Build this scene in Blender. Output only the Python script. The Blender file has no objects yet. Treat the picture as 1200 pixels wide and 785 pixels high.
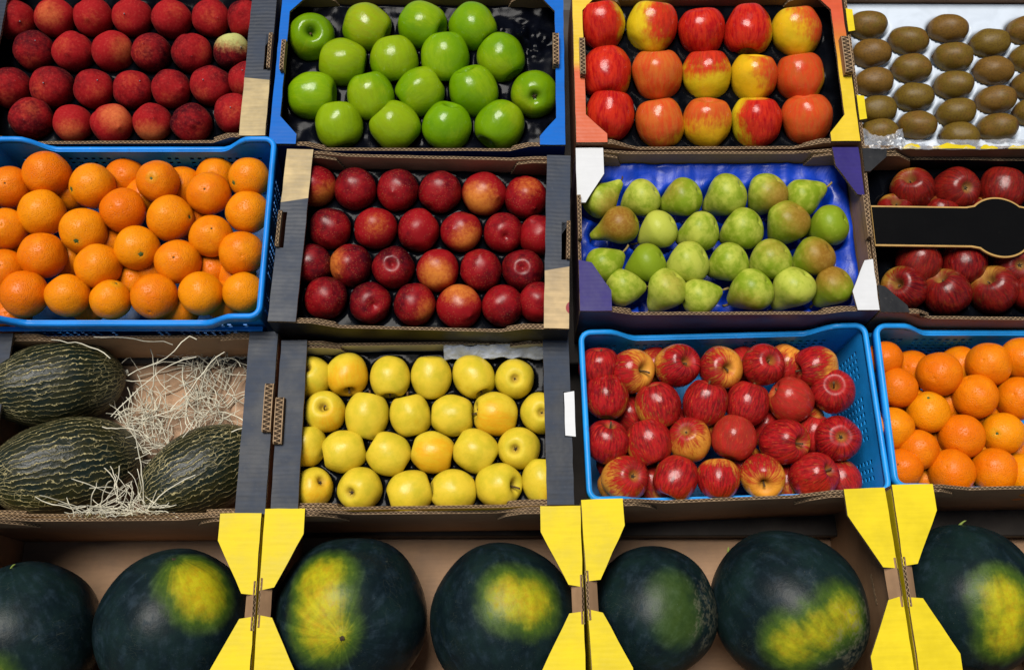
import bpy, bmesh, math, random
from mathutils import Vector, Matrix, noise as mnoise

random.seed(7)
SC = bpy.context.scene
COL = SC.collection
PI = math.pi
R = math.radians

# ------------------------------------------------------------------ frames
# The stall's shelves are tilted towards the street.  "Display" coordinates:
# u along the stall, v up the slope, w square to the slope (metres).
TILT = R(25)
ORIGIN = Vector((0, 0, 0.78))
U = Vector((1, 0, 0)); V = Vector((0, math.cos(TILT), math.sin(TILT))); N = Vector((0, -math.sin(TILT), math.cos(TILT)))
RD = Matrix((U, V, N)).transposed()             # display -> world rotation
OBL = R(19); DIST = 1.40; FPX = 1167.0            # camera: off-normal angle, distance, focal length in photo pixels
def world(u, v, w): return ORIGIN + U*u + V*v + N*w
CAM_D = Vector((0, -DIST*math.sin(OBL), DIST*math.cos(OBL)))
FW_D = -CAM_D.normalized(); UP_D = Vector((0, math.cos(OBL), math.sin(OBL))); RT_D = Vector((1, 0, 0))
FW = RD @ FW_D; UPW = RD @ UP_D; RT = RD @ RT_D
def at(px, py, w):
    """measured place in the photo -> (u, v, w) on the plane of height w"""
    d = FW_D*FPX + RT_D*(px-600) + UP_D*(392.5-py)
    t = (w - CAM_D.z)/d.z
    return CAM_D + d*t
def depth(p): return (p - CAM_D).dot(FW_D)
def sight_dir(p, a):
    """direction given as (right, up, towards the viewer) seen along the line of sight to p"""
    f = (RD @ (CAM_D-Vector(p))).normalized(); r = UPW.cross(f).normalized(); u = f.cross(r)
    return (r*a[0]+u*a[1]+f*a[2]).normalized()
def cam_dir(a): return (RT*a[0] + UPW*a[1] - FW*a[2]).normalized()   # right, up, towards the street

# ------------------------------------------------------------------ tagging
def tag(o, label=None, cat=None, group=None, kind=None):
    if label: o['label'] = label
    if cat: o['category'] = cat
    if group: o['group'] = group
    if kind: o['kind'] = kind
    return o
def empty(name, loc, rot=None):
    o = bpy.data.objects.new(name, None); COL.objects.link(o)
    o.empty_display_size = 0.05
    m = (rot or Matrix.Identity(3)).to_4x4(); m.translation = loc
    o.matrix_world = m
    return o
def link(name, me, parent=None, mats=None):
    o = bpy.data.objects.new(name, me); COL.objects.link(o)
    if mats and not me.materials:
        for m in mats: me.materials.append(m)
    if parent is not None: o.parent = parent
    return o

# ------------------------------------------------------------------ materials
class Nodes:
    def __init__(s, name):
        s.m = bpy.data.materials.new(name); s.m.use_nodes = True
        s.t = s.m.node_tree; s.t.nodes.clear()
        s.out = s.t.nodes.new('ShaderNodeOutputMaterial')
    def put(s, inp, v):
        if isinstance(v, bpy.types.NodeSocket): s.t.links.new(v, inp)
        else:
            if isinstance(v, (tuple, list)) and len(v) == 3 and inp.type == 'RGBA': v = (*v, 1)
            inp.default_value = v
    def new(s, typ, ins=None, **props):
        n = s.t.nodes.new(typ)
        for k, v in props.items(): setattr(n, k, v)
        for k, v in (ins or {}).items(): s.put(n.inputs[k], v)
        return n
    def obj(s): return s.new('ShaderNodeTexCoord').outputs['Object']
    def uv(s): return s.new('ShaderNodeTexCoord').outputs['UV']
    def xyz(s, v):
        n = s.new('ShaderNodeSeparateXYZ', {0: v}); return n.outputs[0], n.outputs[1], n.outputs[2]
    def comb(s, x, y, z): return s.new('ShaderNodeCombineXYZ', {0: x, 1: y, 2: z}).outputs[0]
    def ma(s, op, a, b=0.0, c=0.0):
        n = s.new('ShaderNodeMath', {0: a, 1: b, 2: c}, operation=op); return n.outputs[0]
    def vm(s, op, a, b=(0, 0, 0)):
        n = s.new('ShaderNodeVectorMath', {0: a, 1: b}, operation=op)
        return n.outputs[1] if op in ('DOT_PRODUCT', 'LENGTH', 'DISTANCE') else n.outputs[0]
    def scale(s, v, f): return s.new('ShaderNodeVectorMath', {0: v, 3: f}, operation='SCALE').outputs[0]
    def noise(s, v, scale, detail=3, rough=.5, dist=0.0):
        return s.new('ShaderNodeTexNoise', {'Vector': v, 'Scale': scale, 'Detail': detail, 'Roughness': rough, 'Distortion': dist}).outputs['Fac']
    def voro(s, v, scale, feature='F1', rand=1.0):
        return s.new('ShaderNodeTexVoronoi', {'Vector': v, 'Scale': scale, 'Randomness': rand}, feature=feature).outputs['Distance']
    def ramp(s, f, a, b, lo=0.0, hi=1.0, smooth=True):
        n = s.new('ShaderNodeMapRange', {0: f, 1: a, 2: b, 3: lo, 4: hi}, interpolation_type='SMOOTHSTEP' if smooth else 'LINEAR')
        return n.outputs[0]
    def mix(s, f, a, b, mode='MIX'):
        n = s.new('ShaderNodeMix', data_type='RGBA', blend_type=mode)
        s.put(n.inputs[0], f); s.put(n.inputs[6], a); s.put(n.inputs[7], b)
        return n.outputs[2]
    def prop(s, name, out='Fac'):
        n = s.new('ShaderNodeAttribute', attribute_type='OBJECT', attribute_name=name); return n.outputs[out]
    def rand(s): return s.new('ShaderNodeObjectInfo').outputs['Random']
    def shifted(s, v, k=37.0):      # a pattern that is different on each object
        r = s.ma('MULTIPLY', s.rand(), k)
        return s.vm('ADD', v, s.comb(r, s.ma('MULTIPLY', r, 1.7), s.ma('MULTIPLY', r, .6)))
    def bump(s, h, strength, dist, prev=None):
        ins = {'Height': h, 'Strength': strength, 'Distance': dist}
        if prev is not None: ins['Normal'] = prev
        return s.new('ShaderNodeBump', ins).outputs[0]
    def done(s, color, rough=.5, normal=None, **kw):
        ins = {'Base Color': color, 'Roughness': rough}
        if normal is not None: ins['Normal'] = normal
        for k, v in kw.items(): ins[k.replace('_', ' ')] = v
        b = s.new('ShaderNodeBsdfPrincipled', ins)
        s.t.links.new(b.outputs[0], s.out.inputs[0])
        return s.m

def streak_coords(n, c, zs=.25):
    x, y, z = n.xyz(c)
    r = n.ma('SQRT', n.ma('ADD', n.ma('ADD', n.ma('MULTIPLY', x, x), n.ma('MULTIPLY', y, y)), .004))
    return n.comb(n.ma('DIVIDE', x, r), n.ma('DIVIDE', y, r), n.ma('MULTIPLY', z, zs)), r, z

def mat_apple(name, under, over, deep, streak=.5, rough=.27, freckle=0.0, freckle_col=(.5, .3, .1), cav=(.25, .22, .03), soft=.35, thin=9, orange=(.80, .24, .03), dull=.32):
    """ground colour, over-colour laid in streaks round a 'blush' direction, russet cavity"""
    n = Nodes(name); c = n.obj()
    sc, r, z = streak_coords(n, c)
    scs = n.shifted(sc)
    st = n.noise(scs, thin, 4, .62)
    st2 = n.noise(scs, thin*3.2, 2, .5)
    cl = n.noise(n.shifted(c, 23), 1.7, 3, .55)
    d = n.vm('DOT_PRODUCT', n.vm('NORMALIZE', c), n.prop('blush', 'Vector'))
    amt = n.prop('amount')
    f = n.ma('ADD', d, n.ma('MULTIPLY', n.ma('SUBTRACT', cl, .5), 1.3))
    f = n.ma('ADD', f, n.ma('MULTIPLY', n.ma('SUBTRACT', st, .5), 2.2*streak))
    f = n.ma('ADD', f, n.ma('MULTIPLY', n.ma('SUBTRACT', st2, .5), .9*streak))
    f = n.ma('ADD', f, n.ma('MULTIPLY', n.ma('SUBTRACT', amt, .5), 3.0))
    k = n.ramp(f, -soft, soft)
    gr = n.mix(n.prop('tone'), under, n.mix(1.0, under, (1.08, .62, .5), 'MULTIPLY'))
    gr = n.mix(n.ramp(cl, .35, .7), gr, n.mix(1.0, gr, (.8, .88, .7), 'MULTIPLY'))
    ov = n.mix(n.ramp(n.ma('ADD', n.ma('MULTIPLY', st, .85), n.ma('MULTIPLY', cl, .35)), .44, .74), deep, over)
    ov = n.mix(n.ma('MULTIPLY', n.ramp(n.noise(scs, thin*2.1, 3, .6), .56, .72), streak*.42), ov, n.mix(.45, over, under))
    ov = n.mix(n.ma('MULTIPLY', n.prop('tone'), n.ramp(st, .35, .7, .75, .25)), ov, orange)
    col = n.mix(k, gr, ov)
    if freckle:
        vd = n.voro(n.shifted(c, 11), 13)
        col = n.mix(n.ma('MULTIPLY', n.ramp(vd, .13, .06), freckle), col, freckle_col)
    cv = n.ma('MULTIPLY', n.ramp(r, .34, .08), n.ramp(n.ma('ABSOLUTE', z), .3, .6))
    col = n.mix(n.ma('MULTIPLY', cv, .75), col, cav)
    nb = n.bump(n.noise(n.shifted(c, 9), 4, 2), .03, .05)
    rg = n.ramp(n.noise(n.shifted(c, 5), 4, 4), .3, .75, rough-.04, rough+.09)
    rg = n.ma('ADD', rg, n.ma('MULTIPLY', n.ma('MULTIPLY', n.ramp(r, .62, .30), n.ramp(n.ma('ABSOLUTE', z), .45, .7)), dull))
    return n.done(col, rg, nb, Specular_IOR_Level=.34)

def mat_stone(name, dark, mid, light, fuzz, speck):
    """peach / nectarine skin: dark red cheek to orange and yellow shoulder"""
    n = Nodes(name); c = n.obj()
    cs = n.shifted(c)
    d = n.vm('DOT_PRODUCT', n.vm('NORMALIZE', c), n.prop('blush', 'Vector'))
    a = n.noise(cs, 1.8, 4, .6); b = n.noise(cs, 6, 4, .65)
    tone = n.prop('tone')
    f = n.ma('ADD', n.ma('MULTIPLY', a, .9), n.ma('ADD', n.ma('MULTIPLY', b, .55), n.ma('MULTIPLY', tone, .7)))
    f = n.ma('ADD', f, n.ma('MULTIPLY', d, .30))
    col = n.mix(n.ramp(f, .60, 1.3), dark, mid)
    pt = n.ma('ADD', n.ma('ADD', d, n.ma('MULTIPLY', n.ma('SUBTRACT', b, .5), .8)), n.ma('SUBTRACT', n.prop('amount'), 1.0))
    col = n.mix(n.ramp(pt, -.2, .75), col, n.mix(n.prop('pale'), light, (.55, .58, .2)))
    if speck:
        vd = n.voro(cs, 12)
        sp = n.ma('MULTIPLY', n.ramp(vd, .25, .12), n.ramp(n.noise(cs, 2.2, 2), .34, .52))
        col = n.mix(n.ma('MULTIPLY', sp, .42), col, (.74, .30, .11))
        nb = n.bump(b, .04, .04)
        rg = n.ramp(a, .3, .7, .28, .42)
        return n.done(col, rg, nb, Specular_IOR_Level=.33)
    fz = n.noise(cs, 60, 2, .7)
    col = n.mix(n.ramp(fz, .5, .8, 0, .10), col, n.mix(.6, col, (.6, .2, .13)))
    mot = n.noise(n.vm('MULTIPLY', cs, (1, 1, .6)), 9, 4, .7)
    col = n.mix(n.ramp(mot, .50, .75, 0, .30), col, (.60, .11, .07))
    col = n.mix(n.ramp(mot, .46, .28, 0, .3), col, dark)
    nb = n.bump(fz, .1, .02)
    return n.done(col, .75, nb, Sheen_Weight=.035, Sheen_Roughness=.3, Sheen_Tint=(1, .5, .4), Specular_IOR_Level=.07)

def mat_orange(name):
    n = Nodes(name); c = n.obj(); cs = n.shifted(c)
    a = n.noise(cs, 1.6, 3, .5)
    tone = n.prop('tone')
    col = n.mix(n.ramp(n.ma('ADD', n.ma('MULTIPLY', a, .6), n.ma('MULTIPLY', tone, .6)), .3, .9), (.82, .165, .001), (.91, .29, .002))
    vd = n.voro(cs, 15)
    col = n.mix(n.ramp(vd, .30, .04, 0, .16), col, (.62, .09, .002))
    blem = n.ramp(n.noise(cs, 3.2, 6, .75), .66, .76)
    col = n.mix(n.ma('MULTIPLY', blem, .45), col, (.45, .15, .02))
    x, y, z = n.xyz(c)
    gr = n.ramp(z, .90, .99)
    col = n.mix(n.ma('MULTIPLY', gr, .5), col, (.65, .36, .01))
    nb = n.bump(n.ramp(vd, 0, .4), .38, .03)
    nb = n.bump(n.noise(cs, 3, 2), .05, .06, nb)
    return n.done(col, n.ramp(a, .3, .7, .34, .44), nb, Specular_IOR_Level=.22)

def mat_pear(name):
    n = Nodes(name); c = n.obj(); cs = n.shifted(c)
    a = n.noise(cs, 2.0, 4, .6); b = n.noise(cs, 7, 4, .6)
    col = n.mix(n.ramp(n.ma('ADD', a, n.ma('MULTIPLY', n.ma('SUBTRACT', n.prop('tone'), .5), .7)), .3, .72), (.24, .34, .014), (.52, .56, .075))
    d = n.vm('DOT_PRODUCT', n.vm('NORMALIZE', c), n.prop('blush', 'Vector'))
    f = n.ma('ADD', n.ma('ADD', d, n.ma('MULTIPLY', n.ma('SUBTRACT', b, .5), .7)), n.ma('SUBTRACT', n.prop('amount'), 1.0))
    col = n.mix(n.ramp(f, -.35, 1.0, 0, .8), col, n.mix(n.ramp(b, .4, .65), (.30, .075, .015), (.38, .16, .03)))
    fr = n.ramp(n.voro(cs, 15), .14, .06)
    col = n.mix(n.ma('MULTIPLY', fr, .45), col, (.14, .13, .02))
    bl = n.ramp(n.noise(cs, 3.6, 6, .75), .66, .74)
    col = n.mix(n.ma('MULTIPLY', bl, .45), col, (.2, .1, .02))
    nb = n.bump(b, .05, .04)
    return n.done(col, n.ramp(a, .3, .7, .34, .46), nb, Specular_IOR_Level=.25)

def mat_kiwi(name):
    n = Nodes(name); c = n.obj(); cs = n.shifted(c)
    a = n.noise(cs, 1.6, 4, .6); f = n.noise(cs, 42, 2, .7); g = n.noise(cs, 9, 4, .7)
    x, y, z = n.xyz(c)
    col = n.mix(n.ramp(n.ma('ADD', a, n.ma('MULTIPLY', n.ma('SUBTRACT', n.prop('tone'), .5), .5)), .35, .65), (.195, .098, .015), (.170, .105, .011))
    col = n.mix(n.ramp(g, .42, .7, 0, .8), col, (.085, .042, .010))
    col = n.mix(n.ramp(f, .55, .8, 0, .3), col, (.24, .15, .035))
    col = n.mix(n.ramp(n.ma('ABSOLUTE', z), 1.18, 1.36), col, (.09, .04, .015))
    nb = n.bump(f, .10, .02)
    return n.done(col, .44, nb, Specular_IOR_Level=.3)

def mat_melon(name):
    """dark green piel-de-sapo rind with pale corky cracks running lengthwise"""
    n = Nodes(name); c = n.obj(); cs = n.shifted(c)
    sc, r, z = streak_coords(n, c, .42)
    wob = n.noise(cs, 3.0, 4, .6)
    x, y, zz = n.xyz(c)
    ang = n.ma('ARCTAN2', y, x)
    w = n.ma('ADD', n.ma('MULTIPLY', ang, 22.0), n.ma('MULTIPLY', n.ma('SUBTRACT', wob, .5), 6.5))
    w = n.ma('ADD', w, n.ma('MULTIPLY', n.ma('SUBTRACT', n.noise(cs, 9, 4, .65), .5), 3.4))
    line = n.ma('ABSOLUTE', n.ma('SINE', w))
    brk = n.noise(n.shifted(c, 13), 5.0, 4, .6)
    th = n.ramp(brk, .34, .68, .0, .15)
    ln = n.ma('MULTIPLY', n.ramp(n.ma('SUBTRACT', line, th), .075, .0), n.ramp(brk, .30, .38))
    cr = n.voro(n.vm('MULTIPLY', cs, (1, 1, .45)), 9, 'DISTANCE_TO_EDGE')
    net = n.ma('MULTIPLY', n.ramp(cr, .045, .01), n.ramp(n.ma('ADD', n.noise(cs, 2.1, 3), n.ma('MULTIPLY', n.ma('ABSOLUTE', zz), .16)), .6, .78))
    k = n.ma('MAXIMUM', ln, n.ma('MULTIPLY', net, .8))
    base = n.mix(n.ramp(n.noise(cs, 3.2, 4, .6), .38, .66), (.006, .013, .009), (.020, .021, .006))
    base = n.mix(n.ramp(line, .12, .55, 0, 1), (.050, .043, .011), base)
    fin = n.noise(cs, 26, 3, .7)
    base = n.mix(n.ramp(fin, .5, .72, 0, .35), base, (.05, .046, .014))
    col = n.mix(k, base, n.mix(fin, (.42, .34, .13), (.66, .57, .30)))
    nb = n.bump(n.ma('ADD', k, n.ma('MULTIPLY', line, -.10)), .3, .02)
    return n.done(col, n.ramp(k, 0, 1, .38, .8), nb, Specular_IOR_Level=.4)

def mat_watermelon(name):
    n = Nodes(name); c = n.obj(); cs = n.shifted(c)
    nrm = n.vm('NORMALIZE', c)
    a = n.noise(cs, 1.7, 5, .62); b = n.noise(cs, 5.5, 5, .68); fine = n.noise(cs, 40, 3, .7)
    sc, r, z = streak_coords(n, c, .35)
    st = n.noise(n.shifted(sc), 7, 4, .6)
    base = n.mix(n.ramp(a, .35, .7), (.004, .010, .013), (.009, .023, .021))
    bloom = n.ramp(n.ma('ADD', n.ma('MULTIPLY', b, .7), n.ma('MULTIPLY', st, .45)), .52, .85)
    base = n.mix(n.ma('MULTIPLY', bloom, .6), base, (.024, .046, .066))
    smear = n.ramp(n.noise(n.vm('MULTIPLY', cs, (1, 2.6, 1)), 3.2, 5, .7, .8), .60, .66)
    base = n.mix(n.ma('MULTIPLY', smear, .5), base, (.008, .016, .012))
    d1 = n.vm('DOT_PRODUCT', nrm, n.prop('spot', 'Vector')); d2 = n.vm('DOT_PRODUCT', nrm, n.prop('spot_end', 'Vector'))
    d3 = n.vm('DOT_PRODUCT', nrm, n.vm('NORMALIZE', n.vm('ADD', n.prop('spot', 'Vector'), n.prop('spot_end', 'Vector'))))
    d = n.ma('MAXIMUM', n.ma('MAXIMUM', d1, d2), d3)
    edge = n.ma('ADD', n.ma('MULTIPLY', n.ma('SUBTRACT', b, .5), .075), n.ma('MULTIPLY', n.ma('SUBTRACT', st, .5), .07))
    q = n.ma('ADD', n.ma('SUBTRACT', n.ma('SUBTRACT', d, .012), n.prop('spot_size')), edge)
    halo = n.ramp(q, -.11, .03)
    col = n.mix(n.ma('MULTIPLY', halo, n.ma('ADD', .38, n.ma('MULTIPLY', n.prop('yellow'), .5))), base, n.mix(b, (.030, .075, .006), (.14, .23, .010)))
    yl = n.ma('MULTIPLY', n.ramp(q, -.025, .085), n.prop('yellow'))
    ycol = n.mix(n.ramp(n.noise(cs, 9, 5, .7), .4, .65), (.58, .50, .010), (.56, .37, .008))
    ycol = n.mix(n.ramp(fine, .55, .72, 0, .25), ycol, (.34, .30, .02))
    col = n.mix(yl, col, ycol)
    dust = n.ma('MULTIPLY', n.ramp(n.noise(cs, 70, 2, .6), .66, .74), n.ramp(n.noise(cs, 3.3, 3), .45, .65))
    col = n.mix(n.ma('MULTIPLY', dust, .4), col, (.16, .17, .13))
    # scuffs: pale corky scratches
    sv = n.voro(n.vm('MULTIPLY', cs, (1, 1, 3.2)), 7, 'DISTANCE_TO_EDGE')
    scf = n.ma('MULTIPLY', n.ramp(sv, .012, .004), n.ramp(n.noise(cs, 2.6, 3), .56, .64))
    col = n.mix(n.ma('MULTIPLY', scf, .18), col, (.20, .21, .13))
    dr = n.vm('DOT_PRODUCT', nrm, n.prop('rough_side', 'Vector'))
    cork = n.ma('MULTIPLY', n.ramp(n.ma('ADD', dr, n.ma('MULTIPLY', n.ma('SUBTRACT', b, .5), .9)), .80, .98), n.ramp(n.noise(cs, 13, 5, .75), .44, .58))
    col = n.mix(n.ma('MULTIPLY', cork, .5), col, (.17, .16, .10))
    nb = n.bump(n.ma('ADD', b, n.ma('MULTIPLY', fine, .05)), .05, .04)
    return n.done(col, n.ramp(n.ma('ADD', n.ma('MULTIPLY', b, .6), n.ma('MULTIPLY', bloom, .4)), .3, .75, .38, .62), nb, Specular_IOR_Level=.19)

def mat_simple(name, col, rough=.6, var=.25, scale=40, spec=.4, bump=.0, metallic=0.0):
    n = Nodes(name); c = n.obj()
    a = n.noise(c, scale, 4, .6)
    cc = n.mix(n.ramp(a, .3, .7), tuple(x*(1-var) for x in col), tuple(min(1, x*(1+var)) for x in col))
    nb = n.bump(a, bump, .002) if bump else None
    return n.done(cc, rough, nb, Specular_IOR_Level=spec, Metallic=metallic)

def mat_board(name, col, col2=None, line=None, flute='y', rough=.62, var=.16, scuff=.25, spec=.35, print_at=None, grad=None, flutedepth=.35):
    """printed or plain corrugated board (crate space, metres): flute shadow-lines, scuffs, an optional second printed field"""
    n = Nodes(name); c = n.obj()
    x, y, z = n.xyz(c)
    base = col
    if grad:                                            # printed fade between two inks along y
        base = n.mix(n.ramp(n.ma('ADD', y, n.ma('MULTIPLY', n.noise(c, 60, 2), .01)), grad[0], grad[1]), col, col2)
    elif col2:
        base = n.mix(n.ramp(n.ma('ADD', n.ma('ADD', n.ma('MULTIPLY', y, line[0]), n.ma('MULTIPLY', x, line[1])), line[2]), -.0006, .0006), col, col2)
    if print_at:
        for (pxx, pyy, rr, inkc) in print_at:
            dd = n.vm('DISTANCE', n.comb(x, y, 0.0), (pxx, pyy, 0))
            base = n.mix(n.ramp(dd, rr+.0007, rr-.0007), base, inkc)
    al = {'y': y, 'x': x, 'z': z}[flute]
    wob = n.noise(c, 18, 3)
    fl = n.ma('SINE', n.ma('ADD', n.ma('MULTIPLY', al, 2*PI/.0062), n.ma('MULTIPLY', wob, 9.0)))
    sv = {'y': (22, 190, 22), 'x': (190, 22, 22), 'z': (22, 22, 190)}[flute]
    band = n.noise(n.vm('MULTIPLY', c, sv), 1.0, 3, .6)
    big = n.noise(c, 14, 4, .6)
    dk = n.mix(1.0, base, (1-var*1.6,)*3, 'MULTIPLY')
    colr = n.mix(n.ramp(n.ma('ADD', n.ma('MULTIPLY', band, .22), n.ma('MULTIPLY', big, .78)), .35, .65), dk, base)
    sc = n.ma('MULTIPLY', n.ramp(n.noise(c, 55, 6, .78), .63, .70), scuff)
    colr = n.mix(sc, colr, n.mix(.6, base, (.36, .30, .24)))
    colr = n.mix(n.ramp(fl, .2, 1, 0, .10), colr, dk)
    h = n.ma('ADD', n.ma('MULTIPLY', fl, .16), n.ma('MULTIPLY', band, .35))
    nb = n.bump(h, flutedepth*.5, .0008)
    nb = n.bump(n.noise(c, 22, 3), .35, .003, nb)
    return n.done(colr, n.ramp(big, .3, .7, rough-.08, rough+.1), nb, Specular_IOR_Level=spec)

def mat_cut_edge(name, col=(.40, .27, .155)):
    """cut edge of corrugated board: two liners with the wavy flute between them"""
    n = Nodes(name); uvv = n.uv()
    u, v, _ = n.xyz(uvv)
    wv = n.ma('MULTIPLY', n.ma('SINE', n.ma('ADD', n.ma('MULTIPLY', u, 2*PI/.0066), n.ma('MULTIPLY', n.noise(uvv, 30, 2), 3.0))), .30)
    fl = n.ramp(n.ma('ABSOLUTE', n.ma('SUBTRACT', n.ma('SUBTRACT', v, .5), wv)), .17, .10)
    ln = n.ramp(n.ma('ABSOLUTE', n.ma('SUBTRACT', v, .5)), .36, .42)
    k = n.ma('MAXIMUM', fl, ln)
    fr = n.noise(n.obj(), 160, 3, .7)
    c2 = n.mix(n.ramp(fr, .3, .7), tuple(x*.75 for x in col), tuple(min(1, x*1.2) for x in col))
    colr = n.mix(k, (.045, .028, .016), c2)
    return n.done(colr, .85, n.bump(n.ma('ADD', k, fr), .6, .0012), Specular_IOR_Level=.15)

def mat_plastic(name, col, rough=.36):
    n = Nodes(name); c = n.obj()
    a = n.noise(c, 16, 4, .6); s = n.noise(n.vm('MULTIPLY', c, (60, 60, 14)), 3, 5, .7)
    cc = n.mix(n.ramp(a, .3, .7), tuple(x*.8 for x in col), tuple(min(1, x*1.12) for x in col))
    cc = n.mix(n.ramp(s, .62, .72, 0, .35), cc, n.mix(.55, cc, (.45, .52, .6)))
    dirt = n.ramp(n.noise(c, 33, 5, .75), .62, .72)
    cc = n.mix(n.ma('MULTIPLY', dirt, .35), cc, (.05, .06, .07))
    return n.done(cc, n.ramp(a, .3, .7, rough-.06, rough+.12), n.bump(a, .1, .004), Specular_IOR_Level=.3)

def mat_film(name, col, rough=.16, var=.2, spec=.5, wr=.35):
    n = Nodes(name); c = n.obj()
    a = n.noise(c, 26, 4, .6, .8)
    cc = n.mix(n.ramp(a, .35, .65), tuple(x*(1-var) for x in col), tuple(min(1, x*(1+var)) for x in col))
    return n.done(cc, n.ramp(a, .3, .7, rough, rough+.16), n.bump(a, wr, .006), Specular_IOR_Level=spec)

def mat_clear(name):
    n = Nodes(name); c = n.obj()
    nb = n.bump(n.noise(c, 60, 2, .5, .5), .3, .005)
    fr = n.new('ShaderNodeFresnel', {'IOR': 1.5, 'Normal': nb}).outputs[0]
    g = n.new('ShaderNodeBsdfGlossy', {'Color': (.95, .97, 1, 1), 'Roughness': .28, 'Normal': nb}).outputs[0]
    d = n.new('ShaderNodeBsdfDiffuse', {'Color': (.8, .82, .85, 1)}).outputs[0]
    t = n.new('ShaderNodeBsdfTransparent').outputs[0]
    m0 = n.new('ShaderNodeMixShader', {0: .14, 1: t, 2: d}).outputs[0]
    m1 = n.new('ShaderNodeMixShader', {0: n.ma('MULTIPLY', fr, .8), 1: m0, 2: g}).outputs[0]
    n.t.links.new(m1, n.out.inputs[0]); return n.m

KRAFT = (.40, .235, .125)
M = dict(
    peach=mat_stone('peach skin', (.045, .002, .006), (.37, .011, .014), (.74, .19, .055), True, False),
    nectarine=mat_stone('nectarine skin', (.048, .0015, .005), (.32, .006, .009), (.78, .26, .035), False, True),
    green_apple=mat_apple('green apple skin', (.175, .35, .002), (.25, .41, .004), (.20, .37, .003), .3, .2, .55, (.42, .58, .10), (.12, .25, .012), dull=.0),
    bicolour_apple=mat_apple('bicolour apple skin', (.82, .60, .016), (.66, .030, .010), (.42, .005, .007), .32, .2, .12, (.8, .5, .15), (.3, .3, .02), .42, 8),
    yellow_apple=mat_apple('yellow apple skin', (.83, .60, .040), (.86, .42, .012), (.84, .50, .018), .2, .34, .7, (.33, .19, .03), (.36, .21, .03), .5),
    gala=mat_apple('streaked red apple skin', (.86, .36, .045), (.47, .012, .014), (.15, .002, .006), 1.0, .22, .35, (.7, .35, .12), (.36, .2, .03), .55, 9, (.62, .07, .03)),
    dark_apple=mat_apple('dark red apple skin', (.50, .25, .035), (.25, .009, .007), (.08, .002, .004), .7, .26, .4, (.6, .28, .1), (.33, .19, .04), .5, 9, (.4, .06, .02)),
    orange=mat_orange('orange peel'), pear=mat_pear('pear skin'), kiwi=mat_kiwi('kiwi skin'),
    melon=mat_melon('netted melon rind'), watermelon=mat_watermelon('watermelon rind'),
    stem=mat_simple('fruit stem', (.10, .055, .022), .8, .4, 8),
    pear_stem=mat_simple('pear stalk', (.24, .17, .05), .7, .35, 8),
    green_stem=mat_simple('green stem', (.20, .26, .05), .7, .35, 8),
    calyx=mat_simple('dried calyx', (.06, .038, .018), .9, .5, 9),
    button=mat_simple('orange button', (.06, .10, .02), .7, .4, 6),
    kraft=mat_board('kraft board', KRAFT, flute='x'),
    kraft_in=mat_board('kraft board inside', (.48, .28, .15), flute='z', scuff=.12),
    kraft_floor=mat_board('kraft board floor', (.54, .325, .185), flute='y', scuff=.12, flutedepth=.5),
    kraft_dark=mat_board('brown lined board', (.24, .13, .07), flute='z'),
    edge=mat_cut_edge('cut corrugated edge'),
    edge_pale=mat_cut_edge('pale cut corrugated edge', (.55, .5, .4)),
    black=mat_board('black printed board', (.024, .038, .068), rough=.5, var=.4, scuff=.16, spec=.25, flutedepth=.7),  # black ink; its bluish sky sheen is put into the base colour
    black_wall=mat_board('black printed wall', (.008, .009, .012), flute='z', rough=.45, scuff=.2),
    blue_print=mat_board('blue printed board', (.002, .15, .62), rough=.5, var=.12, scuff=.10, spec=.12),
    blue_wall=mat_board('blue printed wall', (.012, .05, .26), flute='z', rough=.45, scuff=.15),
    yellow_print=mat_board('yellow printed board', (.86, .66, .012), rough=.5, var=.12, scuff=.30, flutedepth=.4, spec=.2),
    purple_print=mat_board('violet printed board', (.030, .018, .18), rough=.5, var=.15, scuff=.12, spec=.25),
    white_print=mat_board('white printed board', (.74, .75, .76), rough=.5, var=.06, scuff=.10, flutedepth=.25),
    white_in=mat_board('white lined board', (.55, .53, .47), flute='z', rough=.55, var=.1, scuff=.12),
    grey_in=mat_board('grey lined board', (.46, .44, .46), flute='z', rough=.55, var=.1, scuff=.12),
    mauve_wall=mat_board('mauve printed wall', (.085, .045, .075), flute='z', rough=.4, scuff=.12),
    red_wall=mat_board('reddish brown printed wall', (.26, .10, .05), flute='z', rough=.5, scuff=.25),
    gold=mat_simple('gold printed ink', (.50, .30, .085), .4, .12, 60, .5),
    label_black=mat_board('black label band', (.0025, .0025, .003), rough=.7, var=.2, scuff=.01, spec=.06, flutedepth=.15),
    plastic=mat_plastic('blue crate plastic', (.010, .26, .82)),
    plastic_b=mat_plastic('pale blue crate plastic', (.016, .34, .90)),
    tray_black=mat_film('black moulded tray', (.002, .0025, .004), .10, .3, .07, .05),
    tray_grey=mat_film('dark moulded tray', (.002, .0025, .004), .10, .3, .08, .05),
    tray_blue=mat_film('blue moulded tray', (.004, .045, .46), .28, .2, .4, .25),
    tray_white=mat_film('white moulded tray', (.66, .74, .84), .32, .04, .4, .05),
    film_black=mat_film('black plastic sheet', (.002, .0025, .005), .12, .3, .08, .10),
    tissue=mat_film('grey tissue', (.42, .45, .5), .5, .15, .2, .8),
    clear=mat_clear('clear film'),
    straw=mat_simple('wood wool', (.84, .78, .60), .5, .2, 25),
    wood=mat_simple('dark stall board', (.045, .036, .03), .7, .35, 14),
    asphalt=mat_simple('pavement', (.10, .10, .10), .85, .3, 6),
)

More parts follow.
